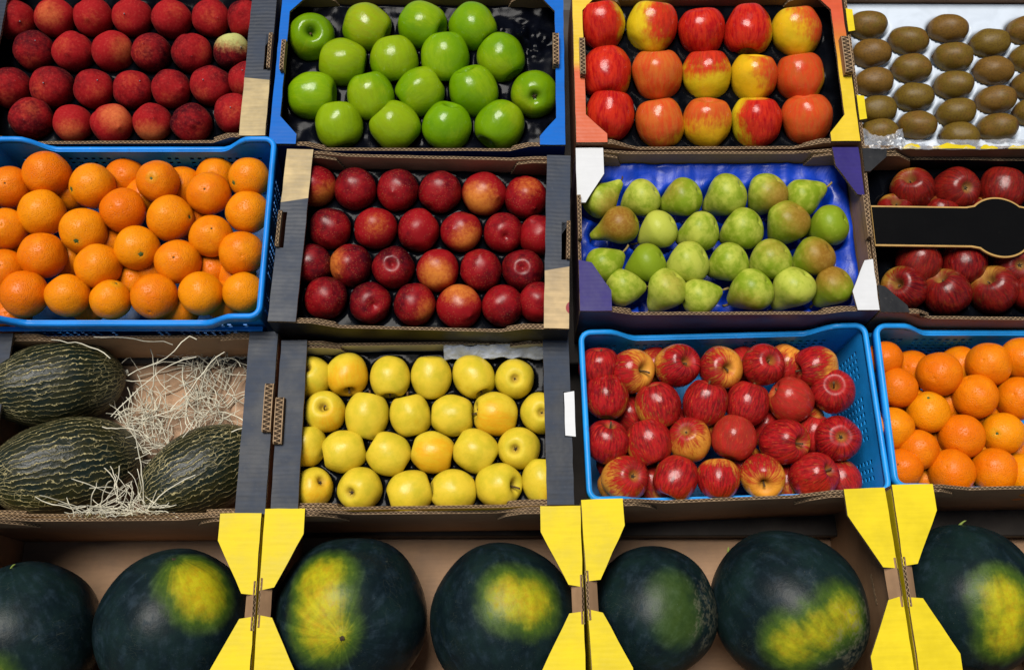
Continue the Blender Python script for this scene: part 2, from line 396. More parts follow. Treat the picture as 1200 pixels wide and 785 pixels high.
# ------------------------------------------------------------------ board panels
def jitter_poly(poly, step=.016, amt=.00045):
    out = []
    for i, a in enumerate(poly):
        b = poly[(i+1) % len(poly)]
        L = math.hypot(b[0]-a[0], b[1]-a[1]); k = max(1, int(L/step))
        for j in range(k):
            t = j/k
            q = (a[0]+(b[0]-a[0])*t, a[1]+(b[1]-a[1])*t)
            if j: q = (q[0]+random.uniform(-amt, amt), q[1]+random.uniform(-amt, amt))
            out.append(q)
    return out
class Board:
    """collects extruded board panels into one mesh; slots: 0 outer face, 1 inner face, 2 cut edge"""
    def __init__(s): s.bm = bmesh.new(); s.uv = s.bm.loops.layers.uv.new('UVMap')
    def panel(s, poly, o, ex, ey, th=.004, jit=True):
        o, ex, ey = Vector(o), Vector(ex), Vector(ey); n = ex.cross(ey).normalized()
        area = sum(poly[i][0]*poly[(i+1) % len(poly)][1]-poly[(i+1) % len(poly)][0]*poly[i][1] for i in range(len(poly)))
        if area < 0: poly = poly[::-1]
        if jit: poly = jitter_poly(poly)
        f = [s.bm.verts.new(o+ex*p[0]+ey*p[1]) for p in poly]
        b = [s.bm.verts.new(o+ex*p[0]+ey*p[1]-n*th) for p in poly]
        fa = s.bm.faces.new(f); fa.material_index = 0
        fb = s.bm.faces.new(b[::-1]); fb.material_index = 1
        run = 0.0
        for i in range(len(poly)):
            j = (i+1) % len(poly)
            L = (f[j].co-f[i].co).length
            q = s.bm.faces.new((b[i], b[j], f[j], f[i])); q.material_index = 2
            for lp, (uu, vv) in zip(q.loops, ((run, 0), (run+L, 0), (run+L, 1), (run, 1))): lp[s.uv].uv = (uu, vv)
            run += L
        for fc in (fa, fb):
            for lp in fc.loops: lp[s.uv].uv = (lp.vert.co.x, lp.vert.co.y)
        bmesh.ops.triangulate(s.bm, faces=[fa, fb])
        return s
    def build(s, name, mats, parent):
        me = bpy.data.meshes.new(name); s.bm.to_mesh(me); s.bm.free()
        return link(name, me, parent, mats)
def panel_part(name, poly, o, ex, ey, mats, parent, th=.004):
    return Board().panel(poly, o, ex, ey, th).build(name, mats, parent)

class Crate: pass
def crate_frame(bl, br, fl, fr, w, base):
    """rectangle that best fits the four measured rim corners"""
    a, b, c, d = [at(p[0], p[1], w) for p in (bl, br, fl, fr)]
    k = Crate()
    k.c = (a+b+c+d)/4; k.W = ((b-a).length+(d-c).length)/2; k.L = ((a-c).length+(b-d).length)/2
    e = (b-a).normalized()+(d-c).normalized()
    k.yaw = math.atan2(e.y, e.x); k.w = w; k.H = w-base; k.base = base
    k.rot = RD @ Matrix.Rotation(k.yaw, 3, 'Z'); k.loc = world(k.c.x, k.c.y, base)
    return k
def to_local(k, p):
    d = Vector((p[0]-k.c.x, p[1]-k.c.y)); cs, sn = math.cos(-k.yaw), math.sin(-k.yaw)
    return Vector((d.x*cs-d.y*sn, d.x*sn+d.y*cs))
def px_local(k, px, py, w=None): return to_local(k, at(px, py, k.w if w is None else w))

def wall_profile(W, H, end, slope, dip, wob=0):
    h = W/2
    if dip <= 0: return [(-h, 0), (h, 0), (h, H), (-h, H)]
    return [(-h, 0), (h, 0), (h, H), (h-end, H), (h-end-slope, H-dip), (-h+end+slope, H-dip), (-h+end, H), (-h, H)]

def carton(name, k, label, cat, m, front=(.06, .03, .02), back=(.06, .03, .02), floor_z=.004, flaps=True, group='cartons of fruit on the stall'):
    """m: dict out, inner, edge, floor ; front/back = (end length, slope, dip)"""
    W, L, H, T = k.W, k.L, k.H, .004
    t = empty(name, k.loc, k.rot); tag(t, label, cat, group); k.root = t
    e = m.get('edge', M['edge'])
    hx, hy = W/2, L/2
    panel_part('floor', [(-hx+T, -hy+T), (hx-T, -hy+T), (hx-T, hy-T), (-hx+T, hy-T)], (0, 0, floor_z+T), (1, 0, 0), (0, 1, 0), [m['floor'], M['kraft'], e], t)
    panel_part('front_wall', wall_profile(W, H, *front), (0, -hy, 0), (1, 0, 0), (0, 0, 1), [m['out'], m['inner'], e], t)
    panel_part('back_wall', wall_profile(W, H, *back), (0, hy, 0), (-1, 0, 0), (0, 0, 1), [m['out'], m.get('back', m['inner']), e], t)
    for s in (-1, 1):
        panel_part('side_wall', [(-hy+T, 0), (hy-T, 0), (hy-T, H), (-hy+T, H)], (s*hx, 0, 0), (0, s, 0), (0, 0, 1), [m['out'], m.get('side', m['inner']), e], t)
    if flaps:
        for sx in (-1, 1):
            for sy in (-1, 1):
                en = (front if sy < 0 else back)
                a = en[0]+random.uniform(.006, .018); hh = H-.002-random.uniform(0, .003)
                lo = H-(.05 if H > .09 else .6*H)
                poly = [(0, lo), (a+.02, lo), (a+.008, hh-max(en[2]-.004, .006)), (a-.014, hh), (0, hh)]
                poly = [(sx*(hx-T-.0006-q[0]), q[1]) for q in poly]
                if sy < 0: panel_part('corner_flap', poly, (0, -hy+T+.0006+T, 0), (-1, 0, 0), (0, 0, 1), [m.get('flap', m['inner']), m['inner'], e], t).scale.x = 1
                else: panel_part('corner_flap', [(q[0], q[1]) for q in poly], (0, hy-T-.0006-T, 0), (1, 0, 0), (0, 0, 1), [m.get('flap', m['inner']), m['inner'], e], t)
    return t

def ledge(k, s, lw, mat, gf=None, gb=None, notch=None, T=.004, y0=None, y1=None):
    """top ledge along one end of a carton; gf/gb = (extra width, straight run, reach) corner gussets; notch = (ya, yb, depth) hand hole at the outer edge"""
    hx = k.W/2; a = -k.L/2 if y0 is None else y0; b = k.L/2 if y1 is None else y1
    q = [(0, a)]
    if gf: q += [(lw+gf[0], a), (lw+gf[0], a+gf[1]), (lw, a+gf[2])]
    else: q += [(lw, a)]
    if gb: q += [(lw, b-gb[2]), (lw+gb[0], b-gb[1]), (lw+gb[0], b)]
    else: q += [(lw, b)]
    q += [(0, b)]
    if notch: q += [(0, notch[1]), (notch[2], notch[1]), (notch[2], notch[0]), (0, notch[0])]
    poly = [(s*(hx-x), y) for x, y in q]
    return panel_part('top_ledge', poly, (0, 0, k.H+T+.0006), (1, 0, 0), (0, 1, 0), [mat, M['kraft_in'], M['edge']], k.root)
def corner(k, sx, sy, pts, mat, T=.004, dz=0.0, edge=None):
    hx, hy = k.W/2, k.L/2
    poly = [(sx*(hx-x), sy*(hy-y)) for x, y in pts]
    return panel_part('corner_gusset', poly, (0, 0, k.H+T+.0006+dz), (1, 0, 0), (0, 1, 0), [mat, M['kraft_in'], edge or M['edge']], k.root)
def hand_tab(k, s, ya, yb, width=.011, lean=.35, mat=None, x_in=0.0, edge=None, up=.006, flat=False):
    """hand-hole tab: folded up on edge (its cut edge shows), or laid inwards when flat"""
    hx = k.W/2; b = Board()
    if flat:
        ex = Vector((-s*math.cos(lean), 0, -math.sin(lean))); ey = Vector((0, 1, 0)); o = (s*(hx-x_in), 0, k.H+up)
        poly = [(0, ya), (width, ya+.002), (width, yb-.002), (0, yb)]
        if ex.cross(ey).z < 0: b.panel([(p[1], p[0]) for p in poly], o, ey, ex, .0045)
        else: b.panel(poly, o, ex, ey, .0045)
    else:
        w = min(width, .012)
        a, c = (ya, yb) if s > 0 else (-yb, -ya)
        b.panel([(a, 0), (c, 0), (c, up+.003), (c-.003, up+.005), (a+.003, up+.005), (a, up+.003)], (s*(hx-x_in), 0, k.H+.001), (0, s, 0), (0, 0, 1), w)
    return b.build('hand_tab', [mat or M['kraft'], M['kraft'], edge or M['edge']], k.root)

# ------------------------------------------------------------------ moulded trays
def tray(k, zt, cups, mat, name='moulded_tray', step=.0042, wr=.0012, inset=.006, lift=None):
    """sheet with one pocket per fruit. cups: (x, y, rx, ry, depth) in crate space"""
    W, L = k.W-2*inset, k.L-2*inset
    nx, ny = int(W/step), int(L/step)
    bm = bmesh.new(); g = []
    for j in range(ny+1):
        row = []
        for i in range(nx+1):
            x, y = -W/2+W*i/nx, -L/2+L*j/ny
            z = zt + wr*2*mnoise.noise(Vector((x*40, y*40, k.c.x*9)))
            dmax = 0
            for (cx, cy, rx, ry, dp) in cups:
                q = ((x-cx)/rx)**2+((y-cy)/ry)**2
                if q < 1: dmax = max(dmax, dp*min(1, (1-q)*1.6))
            z -= dmax
            if lift: z += lift(x, y)
            row.append(bm.verts.new((x, y, max(z, .009))))
        g.append(row)
    for j in range(ny):
        for i in range(nx):
            f = bm.faces.new((g[j][i], g[j][i+1], g[j+1][i+1], g[j+1][i])); f.smooth = True
    me = bpy.data.meshes.new(name); bm.to_mesh(me); bm.free()
    o = link(name, me, k.root, [mat])
    sol = o.modifiers.new('thickness', 'SOLIDIFY'); sol.thickness = .0009; sol.offset = -1
    return o

# ------------------------------------------------------------------ plastic crates
def plastic_crate(name, k, label, mat, group='blue plastic crates on the stall', flare=.012, dip=.03, end=.035, slope=.045):
    W, L, H = k.W, k.L, k.H
    t = empty(name, k.loc, k.rot); tag(t, label, 'crate', group); k.root = t
    hx, hy = W/2-.006, L/2-.006
    def top(kind, s, half):
        if kind == 'side': return H
        d = half-abs(s)
        if d < end: return H
        if d > end+slope: return H-dip
        q = (d-end)/slope; q = q*q*(3-2*q)
        return H-dip*q
    def wall(kind, sgn):
        half = hx if kind == 'long' else hy
        other = hy if kind == 'long' else hx
        # columns: alternate rib / hole
        pitch, hole = .0115, .0060
        n = int((2*half-.03)/pitch); x0 = -n*pitch/2
        xs = [-half]
        for i in range(n):
            xs += [x0+i*pitch, x0+i*pitch+hole]
        xs += [half]
        zs = [0.003]; z = .025; rows = []
        lim = H-dip-.012 if kind == 'long' else H-.022
        while z+hole < lim:
            rows.append(z); zs += [z, z+hole]; z += .0112
        bm = bmesh.new(); V = {}
        def P(i, j):
            if (i, j) not in V:
                s = xs[i]; T = top(kind, s, half)
                zz = zs[j] if j < len(zs) else T
                fl = flare*(1-zz/H)
                ss = s*(1-flare*(1-zz/H)/half)
                d = sgn*(other-fl)
                V[(i, j)] = bm.verts.new((ss, d, zz) if kind == 'long' else (d, ss, zz))
            return V[(i, j)]
        for i in range(len(xs)-1):
            for j in range(len(zs)):
                ishole = (i % 2 == 1) and (j % 2 == 1) and j < len(zs)
                if ishole:
                    ci = i//2; cj = j//2
                    grp = (ci % 9) in (3,) if kind == 'long' else (ci % 8) in (3, 4)
                    mid = abs(xs[i]) < .03 and kind == 'long'
                    if not grp and not mid and cj < 9: continue
                f = bm.faces.new((P(i, j), P(i+1, j), P(i+1, j+1), P(i, j+1)))
        bmesh.ops.recalc_face_normals(bm, faces=bm.faces)
        nm = {('long', -1): 'front_wall', ('long', 1): 'back_wall'}.get((kind, sgn), 'side_wall')
        me = bpy.data.meshes.new(nm); bm.to_mesh(me); bm.free()
        o = link(nm, me, t, [mat]); sd = o.modifiers.new('thickness', 'SOLIDIFY'); sd.thickness = .0014; sd.offset = 0
    for s in (-1, 1): wall('long', s); wall('side', s)
    # floor with slots
    b = Board(); b.panel([(-hx+flare, -hy+flare), (hx-flare, -hy+flare), (hx-flare, hy-flare), (-hx+flare, hy-flare)], (0, 0, .006), (1, 0, 0), (0, 1, 0), .004)
    b.build('floor', [mat, mat, mat], t)
    # rim: rounded lip swept round the top edge
    pts = []
    rc = .012
    def arc(cx, cy, a0):
        for q in range(7):
            a = a0+PI/2*q/6; pts.append((cx+rc*math.cos(a), cy+rc*math.sin(a)))
    def seg(a, b, n):
        for q in range(1, n): pts.append((a[0]+(b[0]-a[0])*q/n, a[1]+(b[1]-a[1])*q/n))
    arc(hx-rc, hy-rc, 0); seg((hx-rc, hy), (-hx+rc, hy), 40); arc(-hx+rc, hy-rc, PI/2); seg((-hx, hy-rc), (-hx, -hy+rc), 24)
    arc(-hx+rc, -hy+rc, PI); seg((-hx+rc, -hy), (hx-rc, -hy), 40); arc(hx-rc, -hy+rc, 1.5*PI); seg((hx, -hy+rc), (hx, hy-rc), 24)
    prof = [(-.0016, -.008), (-.0022, -.001), (-.0008, .0014), (.002, .002), (.0046, .001), (.0056, -.002), (.0056, -.013), (.004, -.013), (.0038, -.003), (0, -.001)]
    bm = bmesh.new(); rings = []
    m = len(pts)
    for i, p in enumerate(pts):
        a, b_ = pts[i-1], pts[(i+1) % m]
        tx, ty = b_[0]-a[0], b_[1]-a[1]; L_ = math.hypot(tx, ty); nx, ny = ty/L_, -tx/L_
        zt = top('long', p[0], hx) if abs(p[1]) > hy-.0005 else H
        rings.append([bm.verts.new((p[0]+nx*u, p[1]+ny*u, zt+v)) for u, v in prof])
    for i in range(m):
        j = (i+1) % m
        for q in range(len(prof)):
            r = (q+1) % len(prof)
            f = bm.faces.new((rings[i][q], rings[j][q], rings[j][r], rings[i][r])); f.smooth = True
    bmesh.ops.recalc_face_normals(bm, faces=bm.faces)
    me = bpy.data.meshes.new('rim'); bm.to_mesh(me); bm.free(); link('rim', me, t, [mat])
    # horizontal rib round the outside
    for s in (-1, 1):
        bb = Board()
        for z in (H*.45, H*.70):
            bb.panel([(-hx+.004, 0), (hx-.004, 0), (hx-.004, .006), (-hx+.004, .006)], (0, s*(hy+.0065), z), (1, 0, 0), (0, -s, 0), .003)
        bb.build('outer_rib', [mat, mat, mat], t)
    return t

# ------------------------------------------------------------------ fruit meshes (radius about 1, stem towards +z)
def lathe(name, prof, seg=36, ribs=0, ribamp=0.0, bump=0.0, seed=0, mat=None, shear=0.0, groove=0.0):
    bm = bmesh.new(); rows = []
    for (r, z) in prof:
        if r < 1e-5: rows.append([bm.verts.new((0, 0, z))]); continue
        row = []
        for i in range(seg):
            a = 2*PI*i/seg
            rr = r*(1+ribamp*math.cos(ribs*a+seed)*max(0, -z)*.8) if ribs else r
            if groove:
                da = abs((a+PI) % (2*PI)-PI)
                rr *= 1-groove*math.exp(-(da/.16)**2)*(.6+.4*z)
            p = Vector((rr*math.cos(a), rr*math.sin(a), z))
            if bump: p *= 1+bump*mnoise.noise(p*1.3+Vector((seed*7.1, seed*3.3, 0)))
            p.x += shear*p.z
            row.append(bm.verts.new(p))
        rows.append(row)
    for a, b in zip(rows, rows[1:]):
        n = max(len(a), len(b))
        for i in range(n):
            j = (i+1) % n
            vs = [a[i % len(a)], a[j % len(a)], b[j % len(b)], b[i % len(b)]]
            u = []
            for v in vs:
                if v not in u: u.append(v)
            if len(u) > 2:
                f = bm.faces.new(u); f.smooth = True
    bmesh.ops.recalc_face_normals(bm, faces=bm.faces)
    me = bpy.data.meshes.new(name); bm.to_mesh(me); bm.free()
    if mat: me.materials.append(mat)
    return me
def spline(pts, n):
    out = []
    P = [pts[0]]+list(pts)+[pts[-1]]
    for i in range(1, len(P)-2):
        for q in range(n):
            t = q/n
            c = []
            for d in (0, 1):
                p0, p1, p2, p3 = P[i-1][d], P[i][d], P[i+1][d], P[i+2][d]
                c.append(.5*(2*p1+(p2-p0)*t+(2*p0-5*p1+4*p2-p3)*t*t+(3*p1-p0-3*p2+p3)*t**3))
            out.append((max(c[0], 0), c[1]))
    out.append(pts[-1]); out[0] = (0, pts[0][1]); out[-1] = (0, pts[-1][1])
    return out
def apple_prof(h=.9, sh=.62, base=.55):
    return spline([(0, .50*h), (.10, .56*h), (.22, .82*h), (.42, .98*h), (.68, .88*h), (.91, .52*h), (1.0, .06*h), (.94, -.38*h), (.74, -.76*h), (.48, -.97*h), (.27, -.95*h), (.12, -.80*h), (0, -.74*h)], 3)
def tall_apple():
    return spline([(0, .56), (.10, .62), (.24, .84), (.46, .98), (.71, .88), (.93, .52), (1.0, .08), (.92, -.42), (.71, -.83), (.50, -1.04), (.28, -1.03), (.12, -.88), (0, -.82)], 3)
def ball(n=18, sq=1.0): return [(math.sin(PI*i/n), sq*math.cos(PI*i/n)) for i in range(n+1)]
def peach_prof(): return spline([(0, .80), (.07, .82), (.2, .895), (.42, .92), (.74, .71), (.97, .25), (1.0, -.12), (.86, -.55), (.55, -.86), (.2, -.985), (.06, -1.03), (0, -1.05)], 3)
def orange_prof(): return spline([(0, .925), (.05, .93), (.12, .955), (.3, .92), (.6, .76), (.88, .43), (1, 0), (.89, -.44), (.62, -.77), (.3, -.935), (.1, -.965), (.04, -.95), (0, -.945)], 3)
def pear_prof(a=1.0): return spline([(0, 1.52*a), (.10, 1.55*a), (.21, 1.48*a), (.32, 1.22*a), (.46, .92), (.68, .60), (.90, .26), (1.0, -.10), (.93, -.48), (.68, -.80), (.34, -.95), (.14, -.93), (0, -.86)], 3)
def short_pear(a): return spline([(0, 1.18*a), (.11, 1.20*a), (.25, 1.13*a), (.43, .92*a), (.63, .64), (.83, .32), (.97, .0), (1.0, -.22), (.92, -.52), (.68, -.80), (.34, -.94), (.14, -.92), (0, -.86)], 3)
def kiwi_prof(): return spline([(0, 1.33), (.10, 1.345), (.34, 1.27), (.66, 1.04), (.90, .60), (1, 0), (.92, -.58), (.68, -1.04), (.36, -1.27), (.12, -1.35), (0, -1.36)], 3)
MESH = {}
for v in range(4):
    MESH['apple', v] = lathe('apple_body', apple_prof(.90+.02*v), 40, 5, .018+.005*v, .05, v+1, shear=.03*(v-1.5))
    MESH['tall', v] = lathe('tall_apple_body', tall_apple(), 40, 5, .04, .06, v+11, shear=.03*(v-1.5))
    MESH['round', v] = lathe('round_apple_body', apple_prof(.95+.02*v), 40, 5, .02, .05, v+15, shear=.03*(v-1.5))
    MESH['peach', v] = lathe('peach_body', peach_prof(), 40, 0, 0, .07, v+21, groove=.07, shear=.03*(v-1.5))
    MESH['orange', v] = lathe('orange_body', orange_prof(), 40, 0, 0, .05, v+31)
    MESH['pear', v] = lathe('pear_body', pear_prof(.95+.03*v), 40, 0, 0, .035, v+41, shear=.06*(v-1.5))
    MESH['short_pear', v] = lathe('short_pear_body', short_pear(.96+.04*v), 40, 0, 0, .03, v+45, shear=.04*(v-1.5))
    MESH['kiwi', v] = lathe('kiwi_body', kiwi_prof(), 36, 0, 0, .07, v+51)
    MESH['watermelon', v] = lathe('watermelon_body', ball(40, 1.02), 72, 0, 0, .05, v+61)
    MESH['melon', v] = lathe('melon_body', spline([(0, 1.50), (.12, 1.49), (.38, 1.38), (.72, 1.05), (.94, .52), (1, 0), (.93, -.55), (.70, -1.08), (.38, -1.40), (.12, -1.50), (0, -1.51)], 6), 80, 10, .0, .05, v+71)
def stem_mesh(name, L, r0, r1, bend, mat, z0):
    bm = bmesh.new(); rings = []
    for i in range(6):
        t = i/5; c = Vector((bend*t*t, .3*bend*t, z0+L*t)); r = r0+(r1-r0)*t*t+(.25*r0 if i == 0 else 0)
        rings.append([bm.verts.new(c+Vector((r*math.cos(a*PI/4), r*math.sin(a*PI/4), 0))) for a in range(8)])
    for a, b in zip(rings, rings[1:]):
        for i in range(8): bm.faces.new((a[i], a[(i+1) % 8], b[(i+1) % 8], b[i])).smooth = True
    bm.faces.new(rings[-1]); bm.faces.new(rings[0][::-1])
    me = bpy.data.meshes.new(name); bm.to_mesh(me); bm.free(); me.materials.append(mat); return me
def star_mesh(name, z, r, mat, up=1, teeth=5, rin=.45, h=.05):
    """little ragged star (calyx / button)"""
    bm = bmesh.new(); c = bm.verts.new((0, 0, z+up*h)); ring = []; low = []
    for i in range(teeth*2):
        a = PI*i/teeth; rr = r*(1 if i % 2 == 0 else rin)*random.uniform(.85, 1.15)
        ring.append(bm.verts.new((rr*math.cos(a), rr*math.sin(a), z+up*h*random.uniform(.1, .9))))
        low.append(bm.verts.new((rr*.9*math.cos(a), rr*.9*math.sin(a), z-up*.03)))
    m = len(ring)
    for i in range(m):
        j = (i+1) % m
        bm.faces.new((c, ring[i], ring[j])); bm.faces.new((ring[i], low[i], low[j], ring[j]))
    bmesh.ops.recalc_face_normals(bm, faces=bm.faces)
    me = bpy.data.meshes.new(name); bm.to_mesh(me); bm.free(); me.materials.append(mat); return me
PARTS = {
    'apple_stem': [stem_mesh('apple_stem', .48+.14*v, .035, .05, .12*(v-1), M['stem'], .40) for v in range(3)],
    'short_stem': [stem_mesh('short_stem', .26, .035, .045, .05, M['stem'], .44)],
    'pear_stem': [stem_mesh('pear_stem', .30+.08*v, .05, .06, .14*(v-1), M['stem'], 1.44) for v in range(3)],
    'short_pear_stem': [stem_mesh('short_pear_stem', .44+.06*v, .055, .07, .14*(v-1), M['pear_stem'], 1.08) for v in range(3)],
    'apple_calyx': [star_mesh('apple_calyx', -.70, .15, M['calyx'], -1, 5, .4, .08)],
    'tall_calyx': [star_mesh('tall_calyx', -.83, .14, M['calyx'], -1, 5, .4, .06)],
    'button': [star_mesh('orange_button', .925, .145, M['button'], 1, 5, .6, .035)],
    'navel': [star_mesh('orange_navel', -.95, .07, M['calyx'], -1, 5, .5, .008)],
    'kiwi_tip': [star_mesh('kiwi_tip', -1.37, .15, M['calyx'], -1, 6, .7, .06)],
    'peach_tip': [star_mesh('peach_tip', -1.04, .035, M['tissue'], -1, 5, .6, .02)],
    'blossom_scar': [star_mesh('blossom_scar', 1.02, .035, M['calyx'], 1, 8, .8, .015)],
    'curly_stem': [stem_mesh('curly_stem', .10, .03, .018, .09, M['green_stem'], .98)],
}

def child(name, me, parent, scale=1.0):
    o = bpy.data.objects.new(name, me); COL.objects.link(o); o.parent = parent; o.scale = (scale,)*3; return o

ORD = ['zero', 'first', 'second', 'third', 'fourth', 'fifth', 'sixth', 'seventh', 'eighth', 'ninth', 'tenth', 'eleventh', 'twelfth', 'thirteenth', 'fourteenth', 'fifteenth', 'sixteenth']
def place(name, mesh_kind, mat, px, py, rpx, w, axis, label, cat, group, squash=1.0, parts=(), roll=None, shrink=1.0, **props):
    p = at(px, py, w); r = rpx*depth(p)/FPX*shrink
    pos = world(*p)
    z = sight_dir(p, axis)
    ref = cam_dir((.3, .2, 1)) if abs(z.dot(cam_dir((.3, .2, 1)))) < .9 else cam_dir((1, 0, 0))
    x = (ref-z*ref.dot(z)).normalized(); y = z.cross(x)
    a = random.uniform(0, 2*PI) if roll is None else roll
    x2 = x*math.cos(a)+y*math.sin(a); y2 = z.cross(x2)
    rot = Matrix((x2, y2, z)).transposed()
    src = MESH[mesh_kind, random.randrange(4)]
    key = (src.name, mat.name)
    if key not in MESH:
        c = src.copy(); c.materials.clear(); c.materials.append(mat); MESH[key] = c
    o = bpy.data.objects.new(name, MESH[key]); COL.objects.link(o)
    m = (rot @ Matrix.Diagonal((r, r, r*squash))).to_4x4(); m.translation = pos
    o.matrix_world = m
    tag(o, label, cat, group)
    inv = rot.transposed()
    for kx, val in props.items():
        if isinstance(val, tuple): o[kx] = list(inv @ sight_dir(p, val))
        else: o[kx] = float(val)
    for pn, pk in parts:
        child(pn, random.choice(PARTS[pk]), o)
    o['at_uvw'] = list(p)
    return o, p, r

def clean():
    for o in COL.objects:
        if 'at_uvw' in o: del o['at_uvw']

ROWN = {4: ['back', 'second', 'third', 'front'], 3: ['back', 'middle', 'front'], 5: ['back', 'second', 'third', 'fourth', 'front'], 2: ['back', 'front']}
def rnd(a, b): return random.uniform(a, b)
def axis_default(): return (rnd(-.6, .6), rnd(-.9, -.3), rnd(-.3, .3))

# ------------------------------------------------------------------ the crates
SH1, SH2, SH3, SH4 = -.075, -.10, -.155, -.20
board_m = dict(out=M['black_wall'], inner=M['kraft_dark'], floor=M['kraft_floor'], back=M['kraft_in'])
C = {}
C['peach'] = crate_frame((-26, -42), (319, -44), (-34, 162), (322, 160), .045, SH1)
C['green'] = crate_frame((327, -13), (659, -13), (322, 170), (663, 172), .045, SH1)
C['bicolour'] = crate_frame((674, -11), (984, -12), (671, 169), (1006, 167), .045, SH1)
C['kiwi'] = crate_frame((988, -10), (1318, -10), (1010, 173), (1352, 175), .035, SH1)
C['orange'] = crate_frame((-28, 161), (319, 159), (-36, 372), (313, 374), .055, SH2)
C['nectarine'] = crate_frame((332, 177), (668, 184), (320, 377), (667, 387), .05, SH2)
C['pear'] = crate_frame((673, 175), (1006, 175), (681, 366), (1028, 364), .035, SH2)
C['dark'] = crate_frame((1009, 176), (1334, 179), (1031, 366), (1368, 372), .03, SH2)
C['melon'] = crate_frame((-28, 393), (319, 390), (-30, 604), (320, 602), .0, SH3)
C['yellow'] = crate_frame((326, 400), (660, 396), (323, 597), (679, 591), .0, SH3)
C['gala'] = crate_frame((677, 385), (1021, 378), (688, 590), (1042, 578), .0, SH3)
C['tangerine'] = crate_frame((1024, 378), (1356, 378), (1046, 573), (1394, 573), .008, SH3)
C['box_a'] = crate_frame((-86, 606), (299, 602), (-92, 826), (300, 824), .035, SH4)
C['box_b'] = crate_frame((305, 597), (677, 593), (303, 822), (690, 818), .035, SH4)
C['box_c'] = crate_frame((681, 587), (1041, 571), (695, 815), (1066, 800), .04, SH4)
C['box_d'] = crate_frame((1047, 570), (1414, 560), (1074, 800), (1446, 794), .048, SH4)

def mid_notch(k, px_a, px_b, x_px, depth_m):
    a = px_local(k, x_px, px_a).y; b = px_local(k, x_px, px_b).y
    return (min(a, b), max(a, b), depth_m)
# peach carton
k = C['peach']
carton('cardboard_carton', k, 'black cardboard carton of peaches, one pale corner, above the oranges', 'carton', dict(board_m, inner=M['kraft_dark']), front=(.052, .03, .016), back=(.06, .03, .02))
lm = mat_board('black and straw printed ledge', (.024, .038, .068), (.66, .50, .24), (-1, -.12, px_local(k, 306, 95).y + .12*px_local(k, 306, 95).x), rough=.5, var=.3, scuff=.14, spec=.3, flutedepth=.6,  # black field has the sky's bluish sheen painted in
               print_at=[(px_local(k, 323, 145).x, px_local(k, 323, 145).y, .010, (.42, .04, .05)), (px_local(k, 325, 141).x, px_local(k, 325, 141).y, .008, (.20, .07, .22))])
nt = mid_notch(k, 84, 43, 316, .011)
ledge(k, 1, .038, lm, notch=nt); hand_tab(k, 1, nt[0], nt[1], .005, .2)
ledge(k, -1, .038, M['black'])
# green apple carton
k = C['green']
carton('cardboard_carton', k, 'bright blue cardboard carton holding the green apples', 'carton', dict(out=M['blue_wall'], inner=M['kraft_dark'], floor=M['kraft_floor']), front=(.05, .03, .014), back=(.05, .03, .02))
nt = mid_notch(k, 82, 46, 655, .008)
ledge(k, 1, .013, M['blue_print'], gf=(.024, .014, .044), gb=(.024, .014, .044), notch=None)
ledge(k, -1, .013, M['blue_print'], gf=(.026, .016, .046), gb=(.026, .016, .046), notch=None)
hand_tab(k, 1, nt[0], nt[1], .009, .5, M['blue_print'], x_in=.008, up=.011); hand_tab(k, -1, nt[0]-.01, nt[1]-.012, .006, .4, x_in=.008, up=.010)
# bicolour apple carton
k = C['bicolour']
carton('cardboard_carton', k, 'orange and yellow printed carton holding the shiny red-and-yellow apples', 'carton', dict(out=M['red_wall'], inner=M['kraft_dark'], floor=M['kraft_floor'], side=M['grey_in']), front=(.052, .04, .017), back=(.05, .03, .018))
gl = mat_board('fading orange and yellow print', (.72, .12, .03), (.86, .56, .015), grad=(-.012, .012), rough=.42, var=.1, scuff=.12, spec=.45)
gr = mat_board('fading yellow and orange print', (.86, .60, .015), (.74, .10, .03), grad=(-.04, .09), rough=.42, var=.1, scuff=.12, spec=.45)
nt = mid_notch(k, 92, 50, 995, .008)
ledge(k, -1, .015, gl, gf=(.030, .014, .046), gb=(.024, .012, .04))
ledge(k, 1, .018, gr, gf=(.024, .014, .044), gb=(.022, .012, .04))
hand_tab(k, 1, nt[0], nt[1], .016, .55, M['kraft'], x_in=.001, up=.012); hand_tab(k, -1, nt[0], nt[1], .008, .5, M['kraft'], x_in=.008, up=.011)
# kiwi carton
k = C['kiwi']
carton('cardboard_carton', k, 'low yellow edged carton with white tray holding the kiwis', 'carton', dict(out=M['kraft_dark'], inner=M['kraft_dark'], floor=M['kraft_floor']), front=(.0, .0, .0), back=(.0, .0, .0), flaps=False)
# nectarine carton
k = C['nectarine']
carton('cardboard_carton', k, 'black carton with straw coloured opposite corners holding the nectarines', 'carton', dict(board_m), front=(.058, .035, .016), back=(.05, .035, .006))
a = px_local(k, 342, 237); nl = px_local(k, 330, 192)
lm = mat_board('black and straw printed ledge', (.024, .038, .068), (.70, .52, .25), (1, -.2, -(a.y-.2*a.x)), rough=.5, var=.3, scuff=.14, spec=.3, flutedepth=.6,  # sky sheen is mixed into the black ink colour here too
               print_at=[(nl.x-.012, nl.y, .013, (.35, .04, .05)), (nl.x-.012, nl.y+.004, .009, (.75, .42, .12))])
a = px_local(k, 654, 316); nl = px_local(k, 668, 362)
rm = mat_board('straw and black printed ledge', (.024, .038, .068), (.70, .50, .25), (-1, .2, (a.y-.2*a.x)), rough=.5, var=.3, scuff=.14, spec=.3, flutedepth=.6,  # black ink tinted bluish for the sky sheen, as on the other ledge
               print_at=[(nl.x+.004, nl.y, .010, (.38, .04, .05)), (nl.x+.006, nl.y+.003, .008, (.2, .06, .2))])
